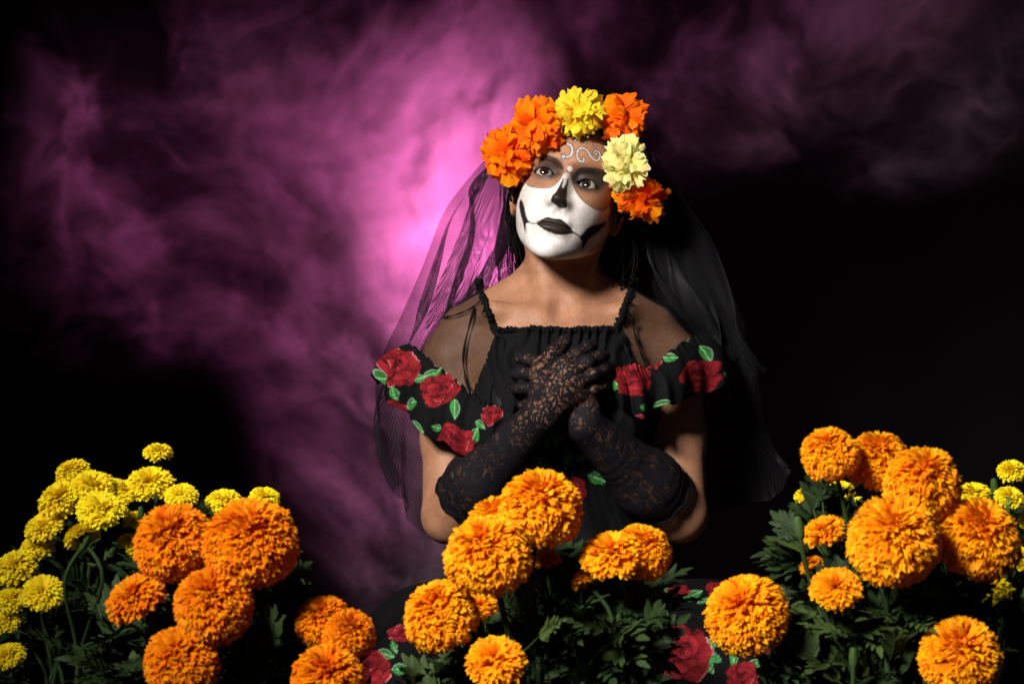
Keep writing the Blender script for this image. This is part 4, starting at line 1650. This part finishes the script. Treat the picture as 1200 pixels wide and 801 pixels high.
def pompon(seed, n=640, polar=2.15, flat=0.92, size=1.0, open_=0.0):
    """Unit-radius double marigold head: petals packed over a ball, axis +z."""
    g = np.random.default_rng(seed)
    Vs, Fs, Cs, o = [], [], [], 0
    lump = g.normal(size=(5, 3))
    for i in range(n):
        f = (i + 0.5) / n
        th = math.acos(1 - (1 - math.cos(polar)) * f)
        a = i * 2.399963 + g.uniform(-.35, .35)
        th = min(th + g.uniform(-.07, .07), 2.4)
        d = np.array([math.sin(th) * math.cos(a), math.sin(th) * math.sin(a), math.cos(th)])
        bump = 1 + 0.05 * np.sin(lump @ d * 2.6).mean() * 2 + g.uniform(-.022, .022)
        L = (0.36 + 0.07 * f) * bump
        Wd = (0.088 + 0.042 * f) * g.uniform(.8, 1.25) * size
        V, F, tv = petal_arrays(g, L, Wd, 5, 5, 0.46, g.uniform(.3, 1.3), 0.10, g.uniform(-.2, .5))
        M = frame_for(d + g.normal(size=3) * 0.11, g.uniform(-.9, .9))
        V = V @ M.T + d * (0.98 * bump - L * 0.92)
        V[:, 2] *= flat
        Vs.append(V)
        Fs.append(F + o)
        o += len(V)
        Cs.append(np.stack([tv ** 1.3, np.full(len(tv), g.uniform()), np.full(len(tv), g.uniform())], 1))
    th, ph = np.meshgrid(np.linspace(0, 2.3, 14), np.linspace(0, 2 * np.pi, 20, endpoint=False), indexing='ij')
    V = np.stack([.70 * np.sin(th) * np.cos(ph), .70 * np.sin(th) * np.sin(ph), .66 * np.cos(th)], -1).reshape(-1, 3)
    i = np.arange(13)[:, None] * 20
    j = np.arange(20)[None]
    F = np.stack([i + j, i + 20 + j, i + 20 + (j + 1) % 20, i + (j + 1) % 20], -1).reshape(-1, 4)
    Vs.append(V)
    Fs.append(F + o)
    Cs.append(np.tile([0.0, .5, .2], (len(V), 1)))
    me = mesh_np('petals', np.concatenate(Vs), np.concatenate(Fs))
    set_col(me, np.concatenate(Cs))
    return me


def frilled(seed, n=130):
    """Unit-radius smaller marigold: tiers of broad frilled petals, axis +z."""
    g = np.random.default_rng(seed)
    Vs, Fs, Cs, o = [], [], [], 0
    for i in range(n):
        f = (i + .5) / n
        th = 0.05 + 1.62 * f ** 0.62 + g.uniform(-.1, .1)
        a = i * 2.399963 + g.uniform(-.4, .4)
        d = np.array([math.sin(th) * math.cos(a), math.sin(th) * math.sin(a), math.cos(th)])
        L = 0.50 + 0.38 * f + g.uniform(-.08, .08)
        V, F, tv = petal_arrays(g, L, 0.17 + 0.12 * f, 4, 6, 0.40, g.uniform(.2, 1.0), 0.2, g.uniform(-.2, .4))
        V = V @ frame_for(d + g.normal(size=3) * .1, g.uniform(-.6, .6)).T
        V = V + d * (0.97 - L) * np.array([1, 1, .75])
        V[:, 2] = V[:, 2] * 0.72
        Vs.append(V)
        Fs.append(F + o)
        o += len(V)
        Cs.append(np.stack([tv, np.full(len(tv), g.uniform()), np.full(len(tv), g.uniform())], 1))
    me = mesh_np('petals', np.concatenate(Vs), np.concatenate(Fs))
    set_col(me, np.concatenate(Cs))
    return me


def leaf_mesh(seed, pairs=5):
    """Pinnate leaf, unit length along +x, leaflets lance shaped and toothed."""
    g = np.random.default_rng(seed)
    parts_ = []
    xs = np.linspace(0, 1, 9)
    droop = lambda x: -0.22 * x * x
    path = np.stack([xs, 0.03 * np.sin(xs * 3), droop(xs)], 1)
    parts_.append(tube(path, np.linspace(.014, .006, 9), 4, cap=False))
    for k_ in range(pairs):
        x0 = 0.22 + 0.70 * k_ / pairs
        for sd in (-1, 1):
            ln = (0.34 + 0.16 * math.sin(math.pi * (k_ + 1) / (pairs + 1))) * g.uniform(.85, 1.15)
            an = sd * (0.85 - 0.06 * k_ + g.uniform(-.12, .12))
            parts_.append(leaflet(g, np.array([x0, 0.0, droop(x0)]), an, ln, g.uniform(-.35, .25)))
    parts_.append(leaflet(g, np.array([.97, 0, droop(.97)]), g.uniform(-.1, .1), 0.42, -.25))
    V, F = join_vf(parts_)
    return mesh_np('leaf', V, F)


def leaflet(g, base, an, ln, dip):
    t = np.linspace(0, 1, 7)[:, None]
    s = np.array([-1, 0, 1.0])[None]
    w = 0.078 * ln / 0.4 * np.sin(np.pi * np.clip(t * .96 + .03, 0, 1)) ** 0.75 * (1.15 - .4 * t)
    w = w * (1 + 0.14 * ((np.arange(7) % 2)[:, None] * 2 - 1))
    x = ln * t + 0 * s
    y = w * s
    z = dip * ln * t ** 1.5 + 0.35 * np.abs(y) + g.uniform(-.03, .03) * t
    c, s_ = math.cos(an), math.sin(an)
    V = np.stack([x * c - y * s_, x * s_ + y * c, z], -1).reshape(-1, 3) + base
    return V, grid_faces(7, 3)


POM = [pompon(s, n) for s, n in ((1, 760), (2, 700), (3, 780), (4, 730))]
FRIL = [frilled(s) for s in (11, 12, 13, 14)]
LEAVES = [leaf_mesh(s, p) for s, p in ((21, 6), (22, 5), (23, 7), (24, 6), (25, 7))]
POM_O = []
for q in POM:
    q.materials.append(M_ORANGE)
POM_R = []
for q in POM:
    c = q.copy()
    c.materials.clear()
    c.materials.append(M_RUST)
    POM_R.append(c)
FR_Y, FR_O, FR_R = [], [], []
for q in FRIL:
    c = q.copy()
    c.materials.append(M_ORANGE)
    FR_O.append(c)
    c = q.copy()
    c.materials.append(M_RUST)
    FR_R.append(c)
    q.materials.append(M_YELLOW)
    FR_Y.append(q)
for q in LEAVES:
    q.materials.append(M_LEAF)
ths = np.linspace(0, 1, 7)
prof = [(0.0, -.62), (.10, -.60), (.16, -.5), (.26, -.3), (.36, -.1), (.38, .02)]
CALYX = []
i = np.arange(5)[:, None] * 12
j = np.arange(12)[None]
a = np.linspace(0, 2 * np.pi, 12, endpoint=False)
V = np.concatenate([np.stack([r * np.cos(a) * (1 + .08 * np.cos(a * 6)), r * np.sin(a) * (1 + .08 * np.cos(a * 6)), np.full(12, z)], 1) for r, z in prof])
F = np.stack([i + j, i + (j + 1) % 12, i + 12 + (j + 1) % 12, i + 12 + j], -1).reshape(-1, 4)
CALYX_ME = mesh_np('calyx', V, F)
CALYX_ME.materials.append(M_CALYX)

m, nt, b = mat('dark_plastic_pot')
b.inputs['Base Color'].default_value = (0.012, 0.012, 0.012, 1)
b.inputs['Roughness'].default_value = 0.45
M_POT = m
m, nt, b = mat('potting_soil')
no = nn(nt, 'ShaderNodeTexNoise', i_Scale=120.0, i_Detail=5.0)
cr = nn(nt, 'ShaderNodeValToRGB')
cr.color_ramp.elements[0].color = (0.008, 0.005, 0.003, 1)
cr.color_ramp.elements[1].color = (0.035, 0.022, 0.014, 1)
lk(nt, no.outputs[0], cr.inputs[0])
lk(nt, cr.outputs[0], b.inputs['Base Color'])
M_SOIL = m


V = np.concatenate([np.stack([r * np.cos(a) * (1 + .06 * np.cos(a * 5)), r * np.sin(a) * (1 + .06 * np.cos(a * 5)), np.full(12, z)], 1) for r, z in
                    [(.02, -1.0), (.32, -.9), (.46, -.5), (.48, -.1), (.40, .35), (.30, .55), (.06, .62)]])
i = np.arange(6)[:, None] * 12
F = np.stack([i + j, i + (j + 1) % 12, i + 12 + (j + 1) % 12, i + 12 + j], -1).reshape(-1, 4)
BUD_ME = mesh_np('bud', V, F)
BUD_ME.materials.append(M_CALYX)


def lathe(prof, n=40):
    a = np.linspace(0, 2 * np.pi, n, endpoint=False)
    V = np.concatenate([np.stack([r * np.cos(a), r * np.sin(a), np.full(n, z)], 1) for r, z in prof])
    k_ = len(prof)
    i = np.arange(k_ - 1)[:, None] * n
    j = np.arange(n)[None]
    F = np.stack([i + j, i + (j + 1) % n, i + n + (j + 1) % n, i + n + j], -1).reshape(-1, 4)
    return V, F


def euler_of(M):
    return Matrix(M.tolist()).to_euler()


def link_part(name, me, parent, loc, rot, scale):
    o = bpy.data.objects.new(name, me)
    C.objects.link(o)
    o.parent = parent
    o.location = loc
    o.rotation_euler = rot
    o.scale = scale if isinstance(scale, (tuple, list)) else (scale,) * 3
    return o


def plant(label, base, pot_r, blooms, seed, kind, leaf_px, n_leaf, n_fill, leaf_len, group='potted marigolds set out in front of the sitter'):
    """blooms: (px, py, radius px, y, kind, lean) ; leaf_px: polygon in the photo that the foliage fills."""
    g = np.random.default_rng(seed)
    root = empty('marigold_plant', label, 'plant', base, group)
    b0 = np.array(base, float)
    H = 0.17
    pv, pf = lathe([(0.0, 0.0), (pot_r * .78, 0.0), (pot_r * .80, .006), (pot_r, H - .02), (pot_r * 1.06, H - .02), (pot_r * 1.06, H), (pot_r * .98, H), (pot_r * .96, H - .02)])
    add('pot', mesh_np('pot', pv, pf), M_POT, root)
    sv, sf = lathe([(pot_r * .965, H - .022), (pot_r * .6, H - .012), (0.0, H - .010)])
    add('soil', mesh_np('soil', sv, sf), M_SOIL, root)
    stems = []
    for (px, py, r, y, kd, lean) in blooms:
        p = at(px, py, y) - b0
        R = r * (y + DCAM) * K
        ax_ = np.array([lean[0], lean[1], 1.0])
        ax_ /= np.linalg.norm(ax_)
        M = frame_for(ax_, g.uniform(0, 6.28))
        if kd == 'bud':
            me = BUD_ME
            sc = (R, R, R * 1.5)
        elif kd == 'pom':
            me = (POM_R if kind == 'rust' else POM)[g.integers(len(POM))]
            sc = (R, R * g.uniform(.97, 1.05), R * 1.06)
        else:
            src = FR_Y if kd == 'yel' else (FR_R if kind == 'rust' else FR_O)
            me = src[g.integers(len(src))]
            sc = (R * 1.03, R * 1.03, R * g.uniform(0.95, 1.2))
        o = link_part('bud' if kd == 'bud' else 'bloom', me, root, p, euler_of(M), sc)
        cs = 0.85
        if kd != 'bud':
            o['kind'] = 'stuff'
            link_part('calyx', CALYX_ME, o, (0, 0, -0.18 if kd == 'pom' else 0.05), (0, 0, 0), cs)
        e = p - ax_ * R * (0.6 if kd == 'pom' else .45)
        r0 = g.uniform(0, pot_r * .7)
        a0 = math.atan2(e[1], e[0]) + g.uniform(-.8, .8)
        s0 = np.array([r0 * math.cos(a0), r0 * math.sin(a0), H - .012])
        pth = catmull([s0, s0 * [.5, .5, 1] + (e - s0) * [.35, .35, .45] + [0, 0, .02], e - ax_ * .05, e], 16)
        stems.append(pth)
        rs = 0.0024 + 0.0008 * (R > .03)
        V1, F1 = tube(pth, np.linspace(rs * 1.15, rs, 16), 7)
        add('stem', quads_to_mesh('stem', V1, F1), M_STEM, root)
    # foliage: branches that carry leaves, kept inside the plant's outline
    poly = np.array(leaf_px, float)
    lo, hi = poly.min(0), poly.max(0)
    ys = [b_[3] for b_ in blooms]
    y_mid = float(np.mean(ys))
    placed = []
    tries = 0
    while len(placed) < n_leaf + n_fill and tries < 60000:
        tries += 1
        q = lo + (hi - lo) * g.random(2)
        if poly_sd(q[:1], q[1:], poly)[0] > 0:
            continue
        y = y_mid + g.normal() * 0.035 + 0.045
        for (bx, by, br, byy, _k, _l) in blooms:
            if math.hypot(q[0] - bx, q[1] - by) < br + 16:
                y = max(y, byy + br * 0.00085 * 1.0 + 0.028 + abs(g.normal()) * .02)
        placed.append(at(q[0], q[1], y) - b0)
    placed = np.array(placed)
    depth = placed[:, 1]
    order = np.argsort(depth)                       # nearest leaves as single parts
    fill = []
    stems_a = np.concatenate(stems)
    twigs = []
    for n_, k_ in enumerate(order):
        p = placed[k_]
        dd = np.linalg.norm((stems_a - p) * [1, 1, .6], axis=1) + (stems_a[:, 2] > p[2]) * .2
        a_ = stems_a[np.argmin(dd)]
        out = p - a_
        out = out / (np.linalg.norm(out) + 1e-6) + g.normal(size=3) * 0.45 + np.array([0, -.15, 0.10])
        x = out / np.linalg.norm(out)
        zz = np.array([0, -.35, 1.0]) + g.normal(size=3) * .5
        zz = zz - x * (zz @ x)
        zz /= np.linalg.norm(zz)
        M = np.stack([x, np.cross(zz, x), zz], 1)
        sc = leaf_len * g.uniform(.65, 1.25)
        st = p - x * sc * .5
        if n_ < n_leaf:
            link_part('leaf', LEAVES[g.integers(len(LEAVES))], root, st, euler_of(M), sc)
        else:
            fill.append((st, M, sc, g.integers(len(LEAVES))))
        if np.linalg.norm(st - a_) > .012 and n_ % 2 == 0:
            mid = (a_ + st) / 2 + np.array([0, 0, -.006])
            twigs.append(tube(catmull([a_, mid, st], 6), 0.0011, 4, cap=False))
    if fill:
        Vs, Fs, o = [], [], 0
        for st, M, sc, li in fill:
            me = LEAVES[li]
            V = np.empty(len(me.vertices) * 3, np.float32)
            me.vertices.foreach_get('co', V)
            V = V.reshape(-1, 3)
            F = np.array([list(p.vertices) for p in me.polygons]) if li not in LF else LF[li]
            LF[li] = F
            Vs.append((V * sc) @ M.T + st)
            Fs.append(F + o)
            o += len(V)
        add('foliage', mesh_np('foliage', np.concatenate(Vs), np.concatenate(Fs)), M_LEAF, root, kind='stuff')
    if twigs:
        V1, F1 = join_vf(twigs)
        add('twigs', mesh_np('twigs', V1, F1), M_STEM, root, kind='stuff')
    return root


LF = {}
YC = -0.70
plant('orange marigold plant with two stacked round heads directly before the sitter', tuple(at(640, 700, YC) * [1, 1, 0]), 0.10,
      [(632, 597, 48, YC, 'pom', (.1, -.35)), (584, 618, 36, YC + .05, 'pom', (-.25, -.2)), (572, 652, 48, YC - .05, 'pom', (-.25, -.45)),
       (518, 722, 44, YC - .02, 'pom', (-.5, -.3)), (560, 712, 24, YC + .05, 'fri', (-.2, -.2)), (581, 775, 34, YC - .06, 'fri', (0, -.9)),
       (718, 650, 36, YC, 'fri', (-.2, -.45)), (752, 647, 34, YC + .02, 'pom', (.25, -.4)), (640, 655, 17, YC + .05, 'fri', (-.1, -.2)), (688, 678, 20, YC + .03, 'fri', (-.5, .3))],
      31, 'pom', [(640, 640), (700, 655), (770, 680), (775, 730), (755, 830), (480, 830), (520, 770), (560, 700), (610, 660)], 170, 150, 0.046)
plant('large orange marigold plant with a row of round heads on the right', tuple(at(1040, 700, YC) * [1, 1, 0]), 0.11,
      [(973, 533, 33, YC, 'pom', (-.3, -.3)), (1028, 541, 37, YC + .03, 'pom', (0, -.2)), (1081, 566, 44, YC - .01, 'pom', (.25, -.4)),
       (1049, 635, 53, YC - .06, 'pom', (.0, -.7)), (1146, 632, 48, YC - .02, 'pom', (.35, -.6)), (876, 723, 47, YC - .02, 'pom', (-.5, -.6)),
       (980, 689, 30, YC - .04, 'fri', (-.1, -.7)), (1124, 770, 46, YC - .06, 'pom', (.1, -.9)), (966, 622, 25, YC + .03, 'fri', (-.4, -.3)), (950, 662, 14, YC + .0, 'fri', (-.6, .3)), (936, 615, 12, YC - .01, 'bud', (-.2, 0)), (1000, 768, 11, YC - .06, 'bud', (0, .1)), (1132, 730, 9, YC - .05, 'bud', (0, .1))],
      32, 'pom', [(985, 560), (1010, 600), (1100, 600), (1140, 660), (1140, 830), (905, 830), (915, 700), (925, 640), (945, 590)], 190, 170, 0.046)
plant('deep orange marigold plant with eight round heads before the tall yellow one', tuple(at(240, 740, YC) * [1, 1, 0]), 0.11,
      [(205, 637, 46, YC, 'pom', (-.15, -.55)), (295, 636, 53, YC - .03, 'pom', (.15, -.5)), (158, 700, 35, YC - .02, 'fri', (-.5, -.6)),
       (250, 708, 45, YC - .05, 'pom', (0, -.75)), (213, 775, 43, YC - .06, 'pom', (-.1, -.8)), (379, 729, 31, YC, 'pom', (-.1, -.4)),
       (409, 744, 30, YC - .02, 'pom', (.4, -.5)), (383, 800, 43, YC - .05, 'pom', (.1, -.5))],
      33, 'rust', [(170, 660), (330, 660), (360, 700), (400, 720), (420, 770), (430, 830), (120, 830), (110, 740)], 150, 130, 0.046)
YY = -0.42
plant('tall yellow marigold plant crowded with small frilled heads at far left', tuple(at(90, 700, YY) * [1, 1, 0]), 0.13,
      [(185, 530, 17, YY + .02, 'yel', (0, -.2)), (85, 553, 20, YY, 'yel', (-.3, -.3)), (108, 571, 26, YY - .02, 'yel', (.1, -.5)), (72, 585, 27, YY - .02, 'yel', (-.4, -.4)),
       (119, 597, 29, YY - .06, 'yel', (.1, -.5)), (177, 566, 27, YY, 'yel', (.1, -.4)), (150, 576, 22, YY, 'yel', (0, -.3)), (213, 581, 19, YY - .02, 'yel', (.1, -.6)),
       (262, 588, 21, YY + .02, 'yel', (0, -.4)), (310, 584, 18, YY + .02, 'yel', (.2, -.4)), (52, 617, 23, YY - .03, 'yel', (-.3, -.5)), (44, 640, 20, YY - .02, 'yel', (-.2, -.5)),
       (18, 664, 25, YY - .03, 'yel', (-.3, -.6)), (96, 628, 21, YY - .07, 'yel', (-.6, .5)), (51, 694, 24, YY - .06, 'yel', (.2, -.9)), (14, 702, 19, YY - .04, 'yel', (-.2, -.6)),
       (8, 728, 17, YY - .04, 'yel', (-.2, -.6)), (10, 768, 20, YY - .05, 'yel', (-.2, -.5)), (156, 638, 18, YY - .03, 'yel', (.5, -.2)), (160, 610, 15, YY - .02, 'yel', (.2, -.3)),
       (66, 602, 20, YY + .02, 'yel', (-.2, -.3)), (132, 572, 18, YY + .02, 'yel', (0, -.2)), (30, 677, 18, YY, 'yel', (0, -.4)), (100, 634, 9, YY - .08, 'bud', (.5, -.1)), (122, 732, 7, YY - .06, 'bud', (.1, -.2)), (165, 600, 8, YY - .03, 'bud', (0, -.2))],
      34, 'yel', [(60, 640), (100, 600), (180, 590), (290, 600), (330, 650), (330, 830), (-20, 830), (-20, 700)], 230, 300, 0.044)
plant('yellow marigold plant with scattered small heads at the right edge', tuple(at(1165, 700, YY) * [1, 1, 0]), 0.12,
      [(1186, 552, 17, YY, 'yel', (0, -.4)), (1183, 583, 17, YY - .03, 'yel', (.1, -.6)), (945, 580, 15, YY + .02, 'yel', (-.2, -.1)), (986, 574, 16, YY + .02, 'yel', (0, -.4)),
       (1163, 689, 23, YY - .04, 'yel', (.1, -.6)), (1198, 655, 18, YY - .03, 'yel', (.3, -.5)), (1140, 578, 20, YY, 'yel', (-.1, -.3)), (1008, 590, 12, YY, 'yel', (0, -.4)), (1215, 610, 20, YY, 'yel', (0, -.4)), (1165, 568, 9, YY - .02, 'bud', (-.1, -.1)), (1178, 676, 9, YY - .04, 'bud', (0, -.2)), (1182, 590, 9, YY - .04, 'bud', (0, -.2))],
      35, 'yel', [(1110, 600), (1170, 590), (1230, 600), (1230, 830), (1090, 830)], 140, 180, 0.044)

# ------------------------------------------------------------------ flower crown of carnation-like heads with crumpled petals
crown_c = from_head((0, 5, 60))
crown = empty('flower_crown', 'crown of orange and yellow ruffled flowers worn on the dark hair', 'flower crown', tuple(crown_c))
CP = []
g = np.random.default_rng(77)
for k_ in range(8):
    V, F, tv = petal_arrays(g, 1.0, 0.44, 7, 9, 0.20, g.uniform(.5, 1.5), 0.28, g.uniform(-.3, .5))
    V[:, 1] += 0.06 * np.sin(V[:, 2] * 9 + k_) * V[:, 2]
    CP.append((V, F, np.stack([tv, np.full(len(tv), g.uniform()), np.full(len(tv), g.uniform())], 1)))
CPM = {}


def crown_petal(i, m_):
    key_ = (i, m_.name)
    if key_ not in CPM:
        me = mesh_np('petal', CP[i][0], CP[i][1])
        set_col(me, CP[i][2])
        me.materials.append(m_)
        CPM[key_] = me
    return CPM[key_]


for (px, py, y, rx, rz, tilt, m_, n_p, lab) in (
        (596, 180, -.055, 30, 33, .2, M_DEEP, 46, 'orange flower low at the left end of the crown'), (630, 147, -.080, 29, 33, .1, M_DEEP, 46, 'orange flower above the left temple'),
        (679, 132, -.085, 31, 25, 0, M_LEMON, 46, 'yellow flower at the top of the crown'), (729, 139, -.070, 27, 29, -.1, M_DEEP, 44, 'orange flower beside the yellow one'),
        (733, 191, -.095, 25, 33, 0, M_PALE, 46, 'pale yellow flower over the brow'), (750, 231, -.075, 35, 22, -.35, M_DEEP, 46, 'flattened orange flower at the lower right')):
    p = at(px, py, y) - crown_c
    R = (y + DCAM) * K
    fl = bpy.data.objects.new('flower', None)
    C.objects.link(fl)
    fl.parent = crown
    fl.location = p
    fl.empty_display_size = 0.02
    fl['label'] = lab
    ax0 = p + np.array([0, -.06, .0])
    ax0 /= np.linalg.norm(ax0)
    # dark green boss the petals spring from
    th, ph = np.meshgrid(np.linspace(0.01, np.pi - .01, 10), np.linspace(0, 2 * np.pi, 14, endpoint=False), indexing='ij')
    V = np.stack([np.sin(th) * np.cos(ph), np.sin(th) * np.sin(ph), np.cos(th)], -1).reshape(-1, 3) * [rx * R * .42, .018, rz * R * .42]
    i = np.arange(9)[:, None] * 14
    j = np.arange(14)[None]
    F = np.stack([i + j, i + 14 + j, i + 14 + (j + 1) % 14, i + (j + 1) % 14], -1).reshape(-1, 4)
    core = mesh_np('flower_centre', V, F)
    set_col(core, np.tile([0.2, .5, .4], (len(V), 1)))
    add('flower_centre', core, m_, fl)
    B = frame_for(ax0, 0)
    c, s = math.cos(tilt), math.sin(tilt)
    rad = np.array([rx, 0.92 * min(rx, rz), rz]) * R * 1.06
    n_all = n_p + 45
    made = []
    for k_ in range(n_all):
        f = (k_ + .5) / n_all
        th = math.acos(1 - 1.5 * f)
        a = k_ * 2.399963
        d = B @ np.array([math.sin(th) * math.cos(a), math.sin(th) * math.sin(a), math.cos(th)])
        d = d + g.normal(size=3) * .14
        d /= np.linalg.norm(d)
        dl = np.array([d[0] * c + d[2] * s, d[1], -d[0] * s + d[2] * c])
        rr = 1 / np.linalg.norm(dl / rad)
        L = rr * g.uniform(.42, .66)
        M = frame_for(d + g.normal(size=3) * .32, g.uniform(-1.3, 1.3), ax0)
        sc = np.array([L * g.uniform(1.0, 1.5), L * 1.1, L * 1.05])
        out_ = rr * g.uniform(.86, 1.04)
        made.append((out_, d * (out_ - L), M, sc, int(g.integers(8)), d[1]))
    made.sort(key=lambda q: q[0] * (1 - .5 * q[5]))
    Vs, Fs, Cs, o_ = [], [], [], 0
    for k_, (out_, loc, M, sc, ci, _y) in enumerate(made):
        if k_ >= n_all - n_p:
            link_part('petal', crown_petal(ci, m_), fl, tuple(loc), euler_of(M), tuple(sc))
        else:
            Vs.append((CP[ci][0] * sc) @ M.T + loc)
            Fs.append(CP[ci][1] + o_)
            Cs.append(CP[ci][2])
            o_ += len(CP[ci][0])
    me = mesh_np('inner_petals', np.concatenate(Vs), np.concatenate(Fs))
    set_col(me, np.concatenate(Cs))
    add('inner_petals', me, m_, fl, kind='stuff')
# wire band the flowers are tied to
aa = np.linspace(0, 2 * np.pi, 60)
ring = np.stack([from_head((79 * math.cos(t), -4 + 97 * math.sin(t), 52 - 6 * math.sin(t))) for t in aa]) - crown_c
V1, F1 = tube(ring, 0.0018, 6, cap=False)
add('crown_band', mesh_np('crown_band', V1, F1), M_BLACK, crown)
